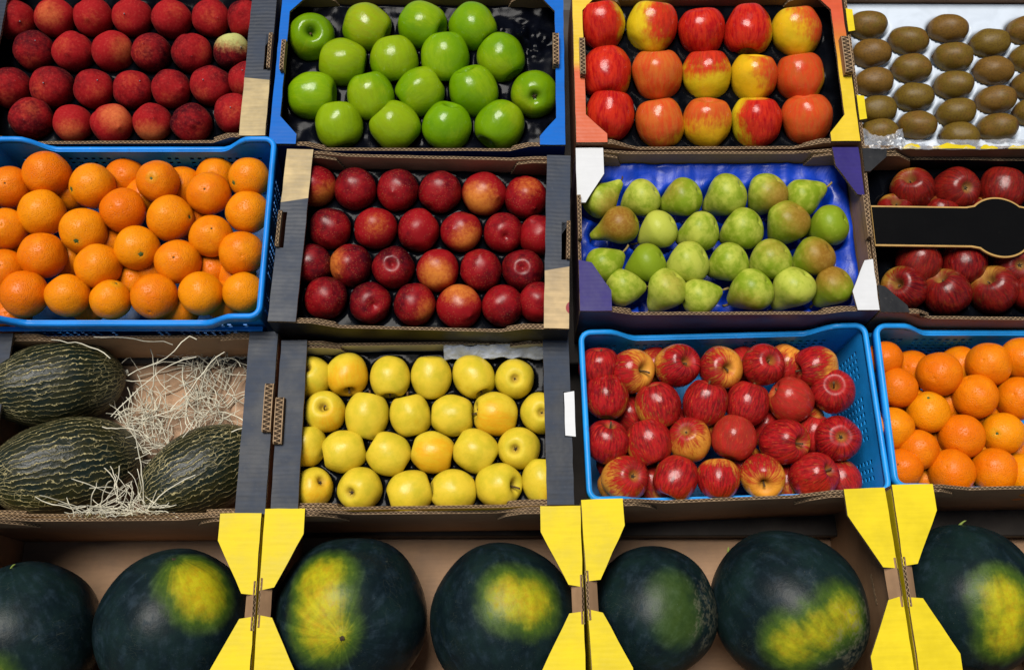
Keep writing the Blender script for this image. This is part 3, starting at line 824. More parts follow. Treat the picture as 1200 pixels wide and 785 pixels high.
nt = mid_notch(k, 292, 250, 330, .0105); ledge(k, -1, .038, lm, notch=nt); hand_tab(k, -1, nt[0], nt[1], .0045, .1)
nt = mid_notch(k, 306, 262, 660, .0115); ledge(k, 1, .034, rm, notch=nt); hand_tab(k, 1, nt[0], nt[1], .0045, .1)
# pear carton
k = C['pear']
carton('cardboard_carton', k, 'carton with white and violet corner flaps holding the pears', 'carton', dict(out=M['mauve_wall'], inner=M['kraft_dark'], floor=M['kraft_floor'], side=M['kraft_in'], back=M['kraft_in'], flap=M['kraft_in']), front=(.045, .03, .012), back=(.042, .035, .006))
corner(k, -1, 1, [(0, 0), (.040, 0), (.040, .042), (.012, .088), (0, .088)], M['white_print'])
corner(k, -1, -1, [(0, 0), (.044, 0), (.044, .030), (.018, .072), (0, .076)], M['purple_print'])
corner(k, 1, 1, [(0, 0), (.038, 0), (.036, .03), (.010, .076), (0, .078)], M['purple_print'])
corner(k, 1, -1, [(0, 0), (.030, 0), (.034, .028), (.012, .074), (0, .076)], M['white_print'])
nt = mid_notch(k, 283, 232, 677, .008)
hand_tab(k, -1, nt[0], nt[1], .005, .1); hand_tab(k, 1, nt[0], nt[1]-.002, .006, .5, M['kraft_in'], up=.008)
# dark apple carton with label band
k = C['dark']
carton('cardboard_carton', k, 'black carton of dark red apples with gold edged band across it', 'carton', dict(out=M['kraft_dark'], inner=M['black_wall'], floor=M['black_wall'], back=M['black_wall'], flap=M['kraft_dark']), front=(.055, .008, .02), back=(.05, .02, .02))
corner(k, -1, 1, [(0, 0), (.036, 0), (.034, .014), (.008, .038), (0, .038)], M['black_wall'])
corner(k, -1, -1, [(0, 0), (.040, 0), (.038, .010), (.010, .038), (0, .040)], M['black_wall'])
def band_poly(inset):
    a = px_local(k, 1019, 243); b = px_local(k, 1022, 290); c = px_local(k, 1170, 270)
    hw, ym, rad = (a.y-b.y)/2-inset, (a.y+b.y)/2, .047-inset
    x0, x1 = a.x+(inset*.2), k.W/2-.004
    dx = math.sqrt(rad**2-hw**2); cx = c.x
    yc = ym
    p = [(x0, ym-hw)]
    fl = .010
    p += [(cx-dx-fl, yc-hw)]
    a0 = math.asin(hw/rad)
    for i in range(1, 24): th = PI+a0+(PI-2*a0)*i/24; p.append((cx+rad*math.cos(th), yc+rad*math.sin(th)))
    p += [(cx+dx+fl, yc-hw), (x1, ym-hw), (x1, ym+hw), (cx+dx+fl, yc+hw)]
    for i in range(1, 24): th = a0+(PI-2*a0)*i/24; p.append((cx+rad*math.cos(th), yc+rad*math.sin(th)))
    p += [(cx-dx-fl, yc+hw), (x0, ym+hw)]
    return p
gb = Board().panel(band_poly(0), (0, 0, k.H+.0056), (1, 0, 0), (0, 1, 0), .003, False).build('label_band', [M['gold'], M['kraft'], M['gold']], k.root)
Board().panel(band_poly(.0026), (0, 0, k.H+.0063), (1, 0, 0), (0, 1, 0), .0006, False).build('black_field', [M['label_black']]*3, gb)
# melon carton
k = C['melon']
carton('cardboard_carton', k, 'open brown carton with black ledge holding the netted melons and straw', 'carton', dict(out=M['red_wall'], inner=M['kraft_in'], floor=M['kraft_floor']), front=(.06, .02, .008), back=(.065, .012, .010), floor_z=.038)
nt = mid_notch(k, 508, 452, 314, .010)
ledge(k, 1, .040, M['black'], notch=nt); hand_tab(k, 1, nt[0], nt[1], .012, .12, M['kraft'], x_in=-.001, up=.007)
ledge(k, -1, .034, M['black'])
# yellow apple carton
k = C['yellow']
carton('cardboard_carton', k, 'black ledged carton lined white, holding the yellow apples', 'carton', dict(out=M['kraft'], inner=M['kraft_in'], floor=M['kraft_floor'], back=M['white_in'], flap=M['white_in']), front=(.062, .03, .012), back=(.055, .02, .012))
nt = mid_notch(k, 522, 468, 330, .0115)
ledge(k, -1, .036, M['black'], notch=nt); hand_tab(k, -1, nt[0], nt[1], .0115, .15, M['kraft'], x_in=-.001, up=.007)
nt = mid_notch(k, 513, 460, 668, .010)
ledge(k, 1, .036, M['black'], notch=nt); hand_tab(k, 1, nt[0], nt[1], .014, .1, M['white_print'], x_in=-.005, edge=M['edge_pale'], up=.008, flat=True)
# plastic crates
plastic_crate('plastic_crate', C['orange'], 'blue plastic crate full of oranges, between peach and melon cartons', M['plastic'])
plastic_crate('plastic_crate', C['gala'], 'blue plastic crate piled with streaked red apples', M['plastic_b'])
plastic_crate('plastic_crate', C['tangerine'], 'blue plastic crate of oranges beside the streaked red apples', M['plastic_b'])
# watermelon boxes
box_labels = {'box_a': 'deep yellow-cornered box of watermelons below the netted melon carton', 'box_b': 'deep yellow-cornered box of two watermelons below the yellow apples',
              'box_c': 'deep yellow-cornered box of two watermelons below the streaked red apples', 'box_d': 'deep yellow-cornered box of watermelons below the second crate of oranges'}
for kk, lb in box_labels.items():
    k = C[kk]
    carton('watermelon_box', k, lb, 'box', dict(out=M['yellow_print'], inner=M['kraft_in'], floor=M['kraft_floor']), front=(.066, .03, .026), back=(.066, .045, .024), group='yellow cornered watermelon boxes')
    for sx in (-1, 1):
        for sy in (-1, 1):
            d = rnd(-.003, .003)
            corner(k, sx, sy, [(0, 0), (.053+d, 0), (.053+d, .034+d), (.018, .100+d), (0, .102)], M['yellow_print'])
        hand_tab(k, sx, -.030, .030, .016, .75, M['kraft'], x_in=.002, up=.006, flat=True)
        slit = panel_part('hand_slit', [(-.018, k.H-.085), (.022, k.H-.080), (.022, k.H-.074), (-.018, k.H-.079)], (sx*(k.W/2-.0046), .0, 0), (0, -sx, 0), (0, 0, 1), [M['edge'], M['kraft'], M['edge']], k.root, .001)

# ------------------------------------------------------------------ fruit
CUPS = {q: [] for q in C}
def cup(ck, p, rx, ry=None, dp=.02):
    l = to_local(C[ck], p); CUPS[ck].append((l.x, l.y, rx, ry or rx, dp))

def row_label(look, i, row, n_rows, where): return f"{look}, {ORD[i+1]} from left in {ROWN[n_rows][row]} row of {where}"

# peaches --------------------------------------------------------
peach = [
 [(17, 24, 24, .35), (65, 22, 23, .75), (110, 21, 22.5, .5), (156, 21, 23, .5), (202, 23, 23, .45), (248, 22, 22.5, .3), (288, 23, 22, .45)],
 [(40.5, 60, 23.5, .05), (87, 62, 23.5, .35), (132, 61, 23.5, .8), (178, 62, 23, .0), (225, 63, 23.5, .35), (272, 61, 21.5, .15)],
 [(13, 104, 24, .2), (62, 103, 25, .1), (110, 105, 23, .3), (156, 106, 22.5, .2), (201, 105, 23, .3), (248, 101, 24, .3), (290, 95, 22, .3)],
 [(38, 140, 25, .0), (86, 145, 22.5, .75), (132, 146, 24, .55), (179, 144, 22.5, .65), (225, 145, 23.5, .1), (275, 134, 24, .25)]]
for ri, row in enumerate(peach):
    for i, (px, py, r, tone) in enumerate(row):
        look = 'dark crimson velvety peach' if tone < .22 else ('bright red peach blushed orange' if tone > .5 else 'mottled deep red peach')
        amt, pale, bl = .0, 0, (rnd(-.5, .5), rnd(-.6, .4), .6)
        if (ri, i) == (1, 5): look, amt, pale, bl = 'pale green topped peach', .78, 1.0, (.05, .95, .15)
        if (ri, i) == (3, 3): amt, bl = .55, (-.1, -.8, .5)
        if (ri, i) == (3, 2): amt, bl = .45, (.2, .5, .8)
        if (ri, i) in ((0, 1), (1, 2), (3, 1)): amt = .28
        ax = (rnd(-.5, .5), rnd(-.6, .1), -.9)
        o, p, rr = place('peach', 'peach', M['peach'], px, py, r, C['peach'].w-.032, ax, row_label(look, i, ri, 4, 'peach carton'), 'peach', 'peaches in the black carton', parts=[('tip', 'peach_tip')], shrink=.99, tone=tone, amount=amt, pale=pale, blush=bl)
        cup('peach', p, rr*1.06, dp=.026)
# nectarines -----------------------------------------------------
nect = [
 [(370, 219, 24.5, .45), (417, 222, 25, .1), (466, 223, 25, .2), (516, 225, 25, .15), (567, 227.5, 26, .7), (616, 232, 25, .35)],
 [(387, 268, 24.5, .1), (440.5, 268, 25, .6), (490.5, 270.5, 25, .45), (541, 272, 24.5, .5), (590, 273, 24, .25), (632, 276, 24, .4)],
 [(366, 310, 24, -.1), (411, 311, 25, .15), (461, 314, 25, .05), (513, 317, 25, .65), (564, 317, 25, .2), (613, 317, 25, .0)],
 [(382, 349, 25.5, .1), (434, 355, 25, .1), (486, 357, 25, .3), (538, 359, 26.5, .65), (589, 358, 24.5, .2), (631, 354, 24, .15)]]
npatch = {(0, 0): (.6, .5, -.5, .5), (0, 4): (.72, -.3, -.4, .85), (0, 5): (.35, .1, .6, .7), (1, 3): (.55, .3, -.4, .8), (1, 1): (.3, 0, .2, .9), (2, 3): (.65, -.1, -.3, .9), (2, 1): (.5, -.8, .1, .4), (3, 3): (.6, 0, .8, .5), (3, 2): (.4, .6, -.3, .6)}
for ri, row in enumerate(nect):
    for i, (px, py, r, tone) in enumerate(row):
        pt = npatch.get((ri, i)); amt, bl = (pt[0]-.2, pt[1:]) if pt else (-.2, (rnd(-.5, .5), rnd(-.5, .5), .7))
        look = 'bright red nectarine with yellow patch' if amt > .3 else ('dark red glossy nectarine' if tone < .2 else 'red nectarine speckled pale')
        facing = (ri, i) in ((1, 4), (2, 5), (2, 2), (3, 1))
        ax = (rnd(-.2, .2), rnd(-.2, .2), .9) if facing else (rnd(-.7, .7), rnd(-.9, .3), -.5)
        o, p, rr = place('nectarine', 'peach', M['nectarine'], px, py, r, C['nectarine'].w-.033, ax, row_label(look, i, ri, 4, 'nectarine carton'), 'nectarine', 'nectarines in the black carton', shrink=.985, tone=tone, amount=amt, pale=0, blush=bl)
        cup('nectarine', p, rr*1.06, dp=.026)
# green apples ---------------------------------------------------
green = [
 [(365, 44, 27.5, (0, .25, .95)), (430, 33, 28, (.85, -.3, .25)), (495, 31, 28, (.8, -.2, .4)), (554, 32, 27.5, (.6, -.6, .3))],
 [(402, 74, 28, (.9, -.1, .1)), (462, 70, 28.5, (.2, -.9, .1)), (522, 68, 29, (.1, -.95, .1)), (587, 68, 28, (.5, -.7, .3))],
 [(366, 113, 28, (.95, 0, .2)), (435, 113, 28, (.2, -.95, 0)), (493, 108, 28, (-.8, -.5, 0)), (555, 107, 29, (.3, -.8, -.2)), (626, 111, 27.5, (0, .1, -1))],
 [(397, 147, 28, (.2, -.9, .2)), (464, 149, 29, (-.6, .6, 0)), (524, 148, 29, (-.2, -.9, -.3)), (586, 147, 28.5, (-.5, -.75, .35))]]
for ri, row in enumerate(green):
    for i, (px, py, r, ax) in enumerate(row):
        look = 'green apple' + (' with hollow facing up' if abs(ax[2]) > .8 else '')
        o, p, rr = place('green_apple', 'apple', M['green_apple'], px, py, r, C['green'].w-.03, ax, row_label(look, i, ri, 4, 'blue carton'), 'apple', 'green apples in the blue carton', parts=[('stem', 'short_stem'), ('calyx', 'apple_calyx')], tone=rnd(0, .22), amount=rnd(.2, .7), blush=(rnd(-1, 1), rnd(-1, 1), .4))
        cup('green', p, rr*1.05, dp=.024)
# bicolour apples ------------------------------------------------
bic = [
 [(704, 30, 28.5, (-.7, 0, .6), .72, 0), (764, 32, 29.5, (.7, .2, .5), .48, .1), (822, 37, 27.5, (0, 0, 1), 1.1, .0), (876, 37, 28.5, (-.4, .5, .7), .72, 0), (933, 38, 28.5, (.7, .4, .2), .42, .4)],
 [(710, 87, 30, (-.4, .35, .8), .72, 0), (770, 88, 29.5, (0, .2, 1), .72, .8), (828, 88, 28.5, (0, .95, .3), .5, .1), (883, 91, 27.5, (.8, .2, .3), .42, .5), (937, 91, 28, (-.3, .4, .7), .72, .5)],
 [(715, 135, 28.5, (.5, .5, .6), .76, 0), (773, 144, 28.5, (-.2, .4, .9), .62, .75), (828, 144, 28.5, (0, .7, .4), .52, .7), (886, 143, 29.5, (.75, 0, .65), .62, .0), (945, 140, 29.5, (.1, .2, .9), .85, .55)]]
blook = [['red apple with yellow cheek', 'half yellow half red apple', 'red all over glossy apple', 'red apple yellow round its hollow', 'mostly yellow apple blushed red'],
         ['red apple with sharp yellow patch', 'orange-red striped shiny apple', 'red topped yellow apple', 'greenish yellow apple with red cheek', 'orange-red apple with yellow flank'],
         ['deep red apple with yellow flank', 'pale orange-red shiny apple', 'orange and yellow apple', 'red apple with yellow edge', 'orange-red all over apple']]
for ri, row in enumerate(bic):
    for i, (px, py, r, bl, amt, tone) in enumerate(row):
        ax = (rnd(-.15, .15), .9, -.35 if (ri, i) in ((0, 3), (1, 0)) else rnd(-.15, .2))
        if (ri, i) in ((0, 3), (1, 0)): ax = (0, -.85, .4)
        o, p, rr = place('bicolour_apple', 'tall', M['bicolour_apple'], px, py, r, C['bicolour'].w-.026, ax, row_label(blook[ri][i], i, ri, 3, 'orange carton'), 'apple', 'red and yellow apples in the orange carton', parts=[('stem', 'short_stem'), ('calyx', 'tall_calyx')], squash=.93, tone=tone, amount=amt-.11, blush=bl)
        cup('bicolour', p, rr*1.05, dp=.024)
# kiwis ----------------------------------------------------------
kiwi = [[(1017, 30), (1021, 63), (1024, 96), (1028, 129), (1030, 156)], [(1065, 48), (1068, 80.5), (1071, 114), (1075, 147)],
        [(1111, 34), (1117, 67), (1118, 100), (1120.5, 132), (1125, 160)], [(1160, 51), (1164, 83), (1167, 117), (1169, 149.5)], [(1203, 36), (1207, 69), (1209, 101), (1211, 132)]]
for ci, col in enumerate(kiwi):
    for i, (px, py) in enumerate(col):
        t = rnd(0, 1)
        look = 'brown fuzzy kiwi' if t < .5 else 'greenish brown fuzzy kiwi'
        o, p, rr = place('kiwi', 'kiwi', M['kiwi'], px, py, 16.7, C['kiwi'].w-.020, (1, rnd(-.22, .08), rnd(-.15, .15)), f"{look}, {ORD[i+1]} from back in {ORD[ci+1]} column from left of kiwi tray", 'kiwi', 'kiwis in the white tray', parts=[('tip', 'kiwi_tip')], tone=t)
        cup('kiwi', p, rr*1.58, rr*1.18, .024)
# pears: centre, radius, stem end ---------------------------------
pear = [
 [(706, 232, 21, 732, 209, .5, .55, (.6, -.4, .5)), (748, 235, 22, 726, 247, .6, 0, 0), (796, 234, 22.5, 772, 245, .35, .3, (-.5, .5, .5)), (847, 232, 24.5, 821, 248, .5, 0, 0), (896, 231, 23.5, 880, 250, .5, .8, (.7, -.2, .5)), (945, 230, 22, 973, 219, .4, 0, 0)],
 [(722, 266, 22, 684, 283, .3, 1.15, (0, .3, .9)), (768, 272, 22, 744, 287, .95, 0, 0), (816, 273, 22.5, 790, 281, .5, 0, 0), (866, 271, 24, 838, 282, .45, 0, 0), (920, 265, 25, 905, 285, .4, .8, (.7, .3, .5)), (967, 267, 23.5, 941, 277, .2, 0, 0)],
 [(712, 308, 21.5, 734, 293, .35, 0, 0), (754, 311, 22.5, 729, 322, .1, 0, 0), (802, 311, 24.5, 780, 322, .65, 0, 0), (850, 310, 23, 826, 322, .45, 0, 0), (899, 308, 24.5, 875, 324, .5, .3, (.2, .6, .5)), (950, 304, 23.5, 924, 321, .35, .95, (.6, .1, .6))],
 [(735, 341, 22, 760, 340, .55, 0, 0), (778, 347, 24.5, 766, 361, .6, .2, (.3, .3, .5)), (824, 351, 22.5, 853, 342, .55, 0, 0), (876, 347, 26, 855, 360, .45, .5, (-.3, -.8, .4)), (926, 345, 25.5, 915, 358, .65, 0, 0), (973, 343, 23, 958, 357, .3, .85, (-.1, .8, .5))]]
for ri, row in enumerate(pear):
    for i, (px, py, r, sx, sy, tone, amt, bl) in enumerate(row):
        dx, dy = (sx-px)/r, (py-sy)/r; d = math.hypot(dx, dy); d = min(d, 1.7)
        long_neck = d > 1.42
        ax = (dx/d, dy/d, -.28 if long_neck else -.36)
        px, py = px-dx/d*r*.13, py+dy/d*r*.13-(4 if ri == 3 else 0)
        look = 'green pear' if amt < .25 and tone < .42 else ('pale yellow-green pear' if amt < .25 else ('russet red pear' if amt > .9 else 'green pear blushed reddish brown'))
        o, p, rr = place('pear', 'pear' if long_neck else 'short_pear', M['pear'], px, py, r*(1.0 if ri == 3 else 1.03), C['pear'].w-.026, ax, row_label(look, i, ri, 4, 'pear carton'), 'pear', 'pears in the blue tray', parts=[('stem', 'pear_stem' if long_neck else 'short_pear_stem')], tone=tone, amount=amt, blush=bl or (0, 1, 0))
        cup('pear', p, rr*1.12, dp=.03)
        e = RD.transposed() @ sight_dir(p, ax); cup('pear', p+e*rr*.9, rr*.8, dp=.038)
# yellow apples --------------------------------------------------
yel = [
 [(365, 442, 25.5, (.3, -.5, -.8), .2), (407, 439, 25.5, (.1, -.85, .5), .8), (457, 442, 24.5, (0, -.9, .3), .1), (505, 442, 24.5, (0, .95, .1), .0), (555, 441, 24.5, (.4, -.8, .4), .15), (603, 444, 24, (0, 0, -1), .1)],
 [(381, 483, 25, (-.1, .3, .95), .45), (430, 487, 26.5, (.2, .95, .0), .0), (481, 487, 25, (-.2, .9, 0), .1), (530, 487, 25.5, (.95, 0, .1), .0), (581, 485, 26.5, (-.95, .1, .2), .6), (634, 484, 25, (-.05, 0, -1), .05)],
 [(358, 523, 24.5, (0, .9, 0), .4), (403, 529, 26, (.9, .2, 0), .0), (456, 532, 26, (-.8, .5, 0), .1), (507, 530, 25.5, (.95, -.2, .1), .75), (557, 528, 26.5, (.8, -.5, 0), .1), (608, 525, 25.5, (.2, .05, -.95), .15)],
 [(366, 572, 24.5, (-.5, -.35, -.75), .45), (422, 573, 26.5, (.5, .2, -.85), .0), (480, 577, 26.5, (.9, .3, 0), .1), (531, 575, 25.5, (.95, 0, -.2), .0), (584, 569, 27.5, (.8, 0, .6), .1), (636, 563, 25, (0, -.9, 0), .3)]]
for ri, row in enumerate(yel):
    for i, (px, py, r, ax, tone) in enumerate(row):
        look = 'golden apple tinged orange' if tone > .55 else ('yellow apple showing its dried calyx' if ax[2] < -.7 else 'pale yellow freckled apple')
        o, p, rr = place('yellow_apple', 'round' if abs(ax[2]) < .5 else 'apple', M['yellow_apple'], px, py, r, C['yellow'].w-.034, ax, row_label(look, i, ri, 4, 'yellow apple carton'), 'apple', 'yellow apples in the black carton', parts=[('stem', 'apple_stem'), ('calyx', 'apple_calyx')], shrink=.975, tone=0, amount=tone*.62-.02, blush=(rnd(-.5, .5), rnd(-.8, 0), .5))
        cup('yellow', p, rr*1.05, dp=.026)
# streaked red apples: upper layer and the lower one that shows in the gaps
gala = [
 [(702, 430, 24, (0, .9, .2), .95), (740, 435, 26, (.65, .05, .75), .42), (793, 429, 25.5, (.5, .25, .8), .72), (844, 431, 25.5, (.42, 0, .9), .38), (894, 428, 24.5, (.45, .3, .85), .78), (956, 430, 25, (-.85, -.2, .4), .6)],
 [(711, 465, 26, (0, .9, -.2), .62), (771, 474, 27, (.2, -.9, -.2), .72), (826, 472, 26.5, (.2, .9, .2), .78), (876, 473, 25.5, (.3, .9, -.1), .95), (927, 469, 27, (-.8, .45, .3), .8), (976, 459, 25.5, (.1, .35, .9), .98)],
 [(712, 518, 26, (.15, .85, .4), .95), (760, 518, 27, (.3, -.9, .1), .8), (808, 515, 25.5, (.2, -.4, -.85), .34), (860, 513, 26.5, (.2, .9, -.2), .95), (918, 518, 27, (.75, -.05, .6), .85), (981, 514, 27, (-.2, -.1, -.95), .92)],
 [(733, 561, 27.5, (-.4, -.15, -.88), .46), (792, 560, 26, (-.3, -.9, .2), .92), (842, 561, 25.5, (0, .9, -.1), .66), (893, 558, 26, (.1, -.4, .9), .32), (953, 557, 27.5, (.75, .3, .55), .85)]]
for ri, row in enumerate(gala):
    for i, (px, py, r, ax, amt) in enumerate(row):
        look = 'orange-yellow apple streaked red' if amt < .5 else ('red apple with pale streaks' if amt < .75 else 'deep red apple')
        bl = (-ax[0], -ax[1], .3) if amt < .5 else (rnd(-.6, .6), rnd(-.6, .6), .5)
        place('streaked_apple', 'apple', M['gala'], px, py, r, C['gala'].w-.030, ax, row_label(look, i, ri, 4, 'upper layer, blue crate'), 'apple', 'streaked red apples in the blue crate', parts=[('stem', 'apple_stem'), ('calyx', 'apple_calyx')], tone=.55 if (ri, i) in ((1, 4), (2, 3)) else rnd(0, .12), amount=amt-.10 if amt > .5 else amt+.05, blush=bl)
low = [(724, 568), (738, 484), (765, 566), (768, 430), (820, 500), (845, 440), (872, 545), (870, 430), (896, 500), (922, 427), (922, 566), (940, 490), (953, 508), (985, 562), (722, 540), (790, 500)]
for i, (px, py) in enumerate(sorted(low)):
    place('streaked_apple', 'apple', M['gala'], px, py, 23.5, C['gala'].w-.074 if (px, py) not in ((953, 508), (922, 427), (985, 562)) else C['gala'].w-.055, axis_default(), f"half hidden red apple, {ORD[min(i+1, 16)]} from left in lower layer of blue crate", 'apple', 'streaked red apples in the blue crate', parts=[('stem', 'apple_stem')], tone=.2, amount=rnd(.5, .9), blush=(rnd(-1, 1), rnd(-1, 1), .2))
# dark red apples ------------------------------------------------
dark = [
 [(1069, 223, 25, (-.1, .65, .75), .72), (1120, 223, 26.5, (-.5, -.1, -.8), .95), (1174, 224, 26.5, (.2, .8, -.3), .95)],
 [(1048, 250, 22, (.1, .6, .6), .7), (1101, 252, 23, (.2, .8, .2), .8), (1152, 255, 24, (.2, .8, .2), .8)],
 [(1075.5, 309, 26, (.3, .8, .2), .88), (1129, 310, 27, (0, .9, -.2), .85), (1187, 313, 26, (-.35, -.1, -.9), .85)],
 [(1059, 338, 26, (-.3, .25, .9), .6), (1109, 343, 27.5, (-.25, .75, .6), .75), (1164, 340, 28, (-.25, .55, .8), .6), (1209, 340, 26, (0, .9, 0), .9)]]
for ri, row in enumerate(dark):
    for i, (px, py, r, ax, amt) in enumerate(row):
        look = 'dull red apple streaked yellow' if amt < .73 else 'dark red apple'
        if ri == 1: look = 'dark red apple half under the band'
        o, p, rr = place('dark_red_apple', 'apple', M['dark_apple'], px, py, r, C['dark'].w-.036-(.012 if ri in (1,) else 0), ax, row_label(look, i, ri, 4, 'banded carton'), 'apple', 'dark red apples in the banded carton', parts=[('stem', 'short_stem'), ('calyx', 'apple_calyx')], tone=rnd(0, .15), amount=amt, blush=(-ax[0]+.3, -ax[1], .5))
        cup('dark', p, rr*1.05, dp=.022)
# oranges --------------------------------------------------------
H0 = (.2, -.2, -.95)
orl = [
 [(11, 220, 24.5, H0, .3), (55, 205, 27.5, (.2, -.9, -.3), .3), (108, 218, 26.5, (-.85, -.2, .4), .7), (185, 213, 25, (-.3, .15, .95), .4), (245, 227, 25.5, H0, .4), (292, 209, 24.5, (-.75, -.25, .6), .7)],
 [(8, 269, 24.5, H0, .6), (50, 250, 27.5, (.8, -.25, .5), .9), (98, 271, 27.5, (-.3, -.45, .85), .8), (145, 247, 26.5, (.5, -.15, -.85), .2), (200, 256, 27.5, (.8, .1, .6), .7), (248, 277, 25.5, (0, -.35, -.9), .6), (290, 249, 25.5, (-.9, -.3, .2), .7)],
 [(5, 316, 24.5, H0, .4), (50, 300, 27.5, (0, -.9, -.4), .4), (116, 312, 27, (.6, -.8, -.2), .7), (161, 291, 26.5, (.15, -.27, .95), .95), (209, 307, 26.5, H0, .5), (283, 297, 26.5, (0, .1, -1), .5)],
 [(29, 345, 28, (-.2, -.9, -.1), .3), (80, 347, 26, (.1, -.95, 0), .7), (130, 351, 24, (.25, .8, .5), .8), (181, 347, 27.5, (.2, .7, -.7), .4), (236, 344, 26.5, (.9, .1, -.2), .9), (285, 343, 24.5, (-.3, -.9, 0), .9)]]
lowl = [(28, 232), (84, 226), (128, 222), (148, 209), (214, 219), (254, 208), (128, 287), (84, 303), (178, 318), (158, 329), (251, 317), (277, 323), (228, 262), (210, 362), (105, 355), (262, 352), (22, 290), (170, 232), (12, 372)]
orr = [
 [(1037, 420, 20.5, H0, .0), (1101, 438, 26, (.2, .2, -.9), .2), (1158, 427, 26, H0, .4), (1197, 419, 25, (.2, .9, -.2), .5)],
 [(1052, 455, 23.5, (.6, .2, -.7), .1), (1088, 483, 25, (0, .7, .7), .9), (1143, 465, 26.5, (.3, -.8, -.4), .4), (1194, 467, 26, H0, .4)],
 [(1046, 502, 25, (.3, -.8, .1), .6), (1076, 527, 24, (.5, -.5, -.6), .3), (1127, 511, 26.5, (.2, .6, -.8), .2), (1175, 508, 25, (-.25, 0, .97), .9)],
 [(1057, 549, 23.5, H0, .1), (1115, 553, 27, H0, .2), (1165, 551, 26.5, (.3, -.2, -.9), .3), (1201, 556, 26, (-.6, .2, .6), 1.0)]]
lowr = [(1068, 434), (1125, 430), (1110, 474), (1098, 522), (1083, 563), (1190, 530), (1150, 490), (1068, 478), (1180, 440), (1140, 560), (1145, 530), (1190, 562)]
for ck, rows, lows, where, grp in (('orange', orl, lowl, 'upper layer below peaches', 'oranges in the crate below the peaches'), ('tangerine', orr, lowr, 'upper layer below banded carton', 'oranges in the crate below the banded carton')):
    for ri, row in enumerate(rows):
        for i, (px, py, r, ax, tone) in enumerate(row):
            look = 'orange showing green button' if ax[2] > .3 else ('bright yellowish orange' if tone > .65 else 'deep coloured orange')
            place('orange', 'orange', M['orange'], px, py, r, C[ck].w-.030, ax, row_label(look, i, ri, 4, where), 'orange', grp, parts=[('button', 'button'), ('navel', 'navel')], tone=tone)
    for i, (px, py) in enumerate(sorted(lows)):
        wh = 'crate below peaches' if ck == 'orange' else 'crate below banded carton'
        n = i+1
        src = f"{ORD[n]} from left" if n <= 10 else f"{ORD[len(lows)-i]} from right"
        place('orange', 'orange', M['orange'], px, py, 24, C[ck].w-.068, H0, f"half hidden orange, {src} in lower layer, {wh}", 'orange', grp, parts=[('button', 'button')], tone=rnd(.1, .6))
# netted melons --------------------------------------------------
w0 = C['melon'].w
for px, py, r, ax, sq, lb in ((66, 450, 50, (1, .16, -.05), 1.02, 'netted dark green melon nearest the back wall of its carton'), (79, 547, 57, (1, .16, -.05), 1.0, 'netted dark green melon with straw lying over its blunt end'), (238, 552, 50, (.88, .42, -.05), 1.0, 'netted dark green melon half under the black carton ledge')):
    m_, p, rr = place('netted_melon', 'melon', M['melon'], px, py, r, w0-.114+.066-(.008 if px > 200 else 0), ax, lb, 'melon', 'netted melons in the open carton', squash=sq, roll=rnd(0, 6))
    child('stem', stem_mesh('melon_stem', .10, .07, .06, .03, M['straw'], 1.47), m_)
# watermelons ----------------------------------------------------
w4 = C['box_a'].w-.075
wms = [
 (33, 745, 83, 83, (-.2, .85, .3), (-.42, -.48, .75), (-.5, -.6, .6), .985, .8, 0, 'dark watermelon with stem stub at its top and yellow only low down', 'curly_stem'),
 (204, 735, 89, 89, (0, .80, .55), (.26, .50, .82), (.32, .40, .85), .925, 1, 0, 'dark watermelon with round yellow spot near its top scar', 'blossom_scar'),
 (411, 722, 90, 90, (-.10, -.24, .96), (-.36, .44, .80), (-.32, -.12, .90), .935, 1, 0, 'dark watermelon with long yellow spot beside its central scar', 'blossom_scar'),
 (591, 727, 87, 87, (.2, -.9, .2), (.10, .28, .94), (.32, .22, .90), .940, .95, 0, 'dark watermelon with wide mottled yellow spot, in the middle box', 'blossom_scar'),
 (766, 716, 74, 79, (.3, .8, -.5), (.32, .25, .90), (.38, -.12, .90), .955, .0, (.93, .0, .35), 'small dark watermelon with faint green patch and corky side', 'curly_stem'),
 (924, 712, 89, 92, (-.78, .62, -.1), (.06, -.42, .88), (.62, -.05, .75), .955, 1, (.9, -.3, .3), 'large watermelon with slanting yellow streak', 'curly_stem'),
 (1133, 702, 84, 84, (-.1, .96, .1), (.42, .05, .85), (.50, -.40, .75), .94, 1, 0, 'watermelon with tall yellow-green patch in the last box', 'curly_stem'),
 (1272, 715, 78, 80, (.3, .8, -.5), (.4, .2, .9), (.4, -.1, .9), .95, 1, 0, 'dark watermelon barely in view at the edge of the last box', 'curly_stem')]
for px, py, rx, ry, ax, s1, s2, size, yl, cork, lb, pk in wms:
    o, p, rr = place('watermelon', 'watermelon', M['watermelon'], px, py, rx, w4, ax, lb, 'watermelon', 'watermelons in the yellow cornered boxes', squash=1.0, roll=0.5, parts=[('stem' if pk == 'curly_stem' else 'blossom_scar', pk)], spot=s1, spot_end=s2, spot_size=size, yellow=yl, rough_side=cork or (0, 0, -1))

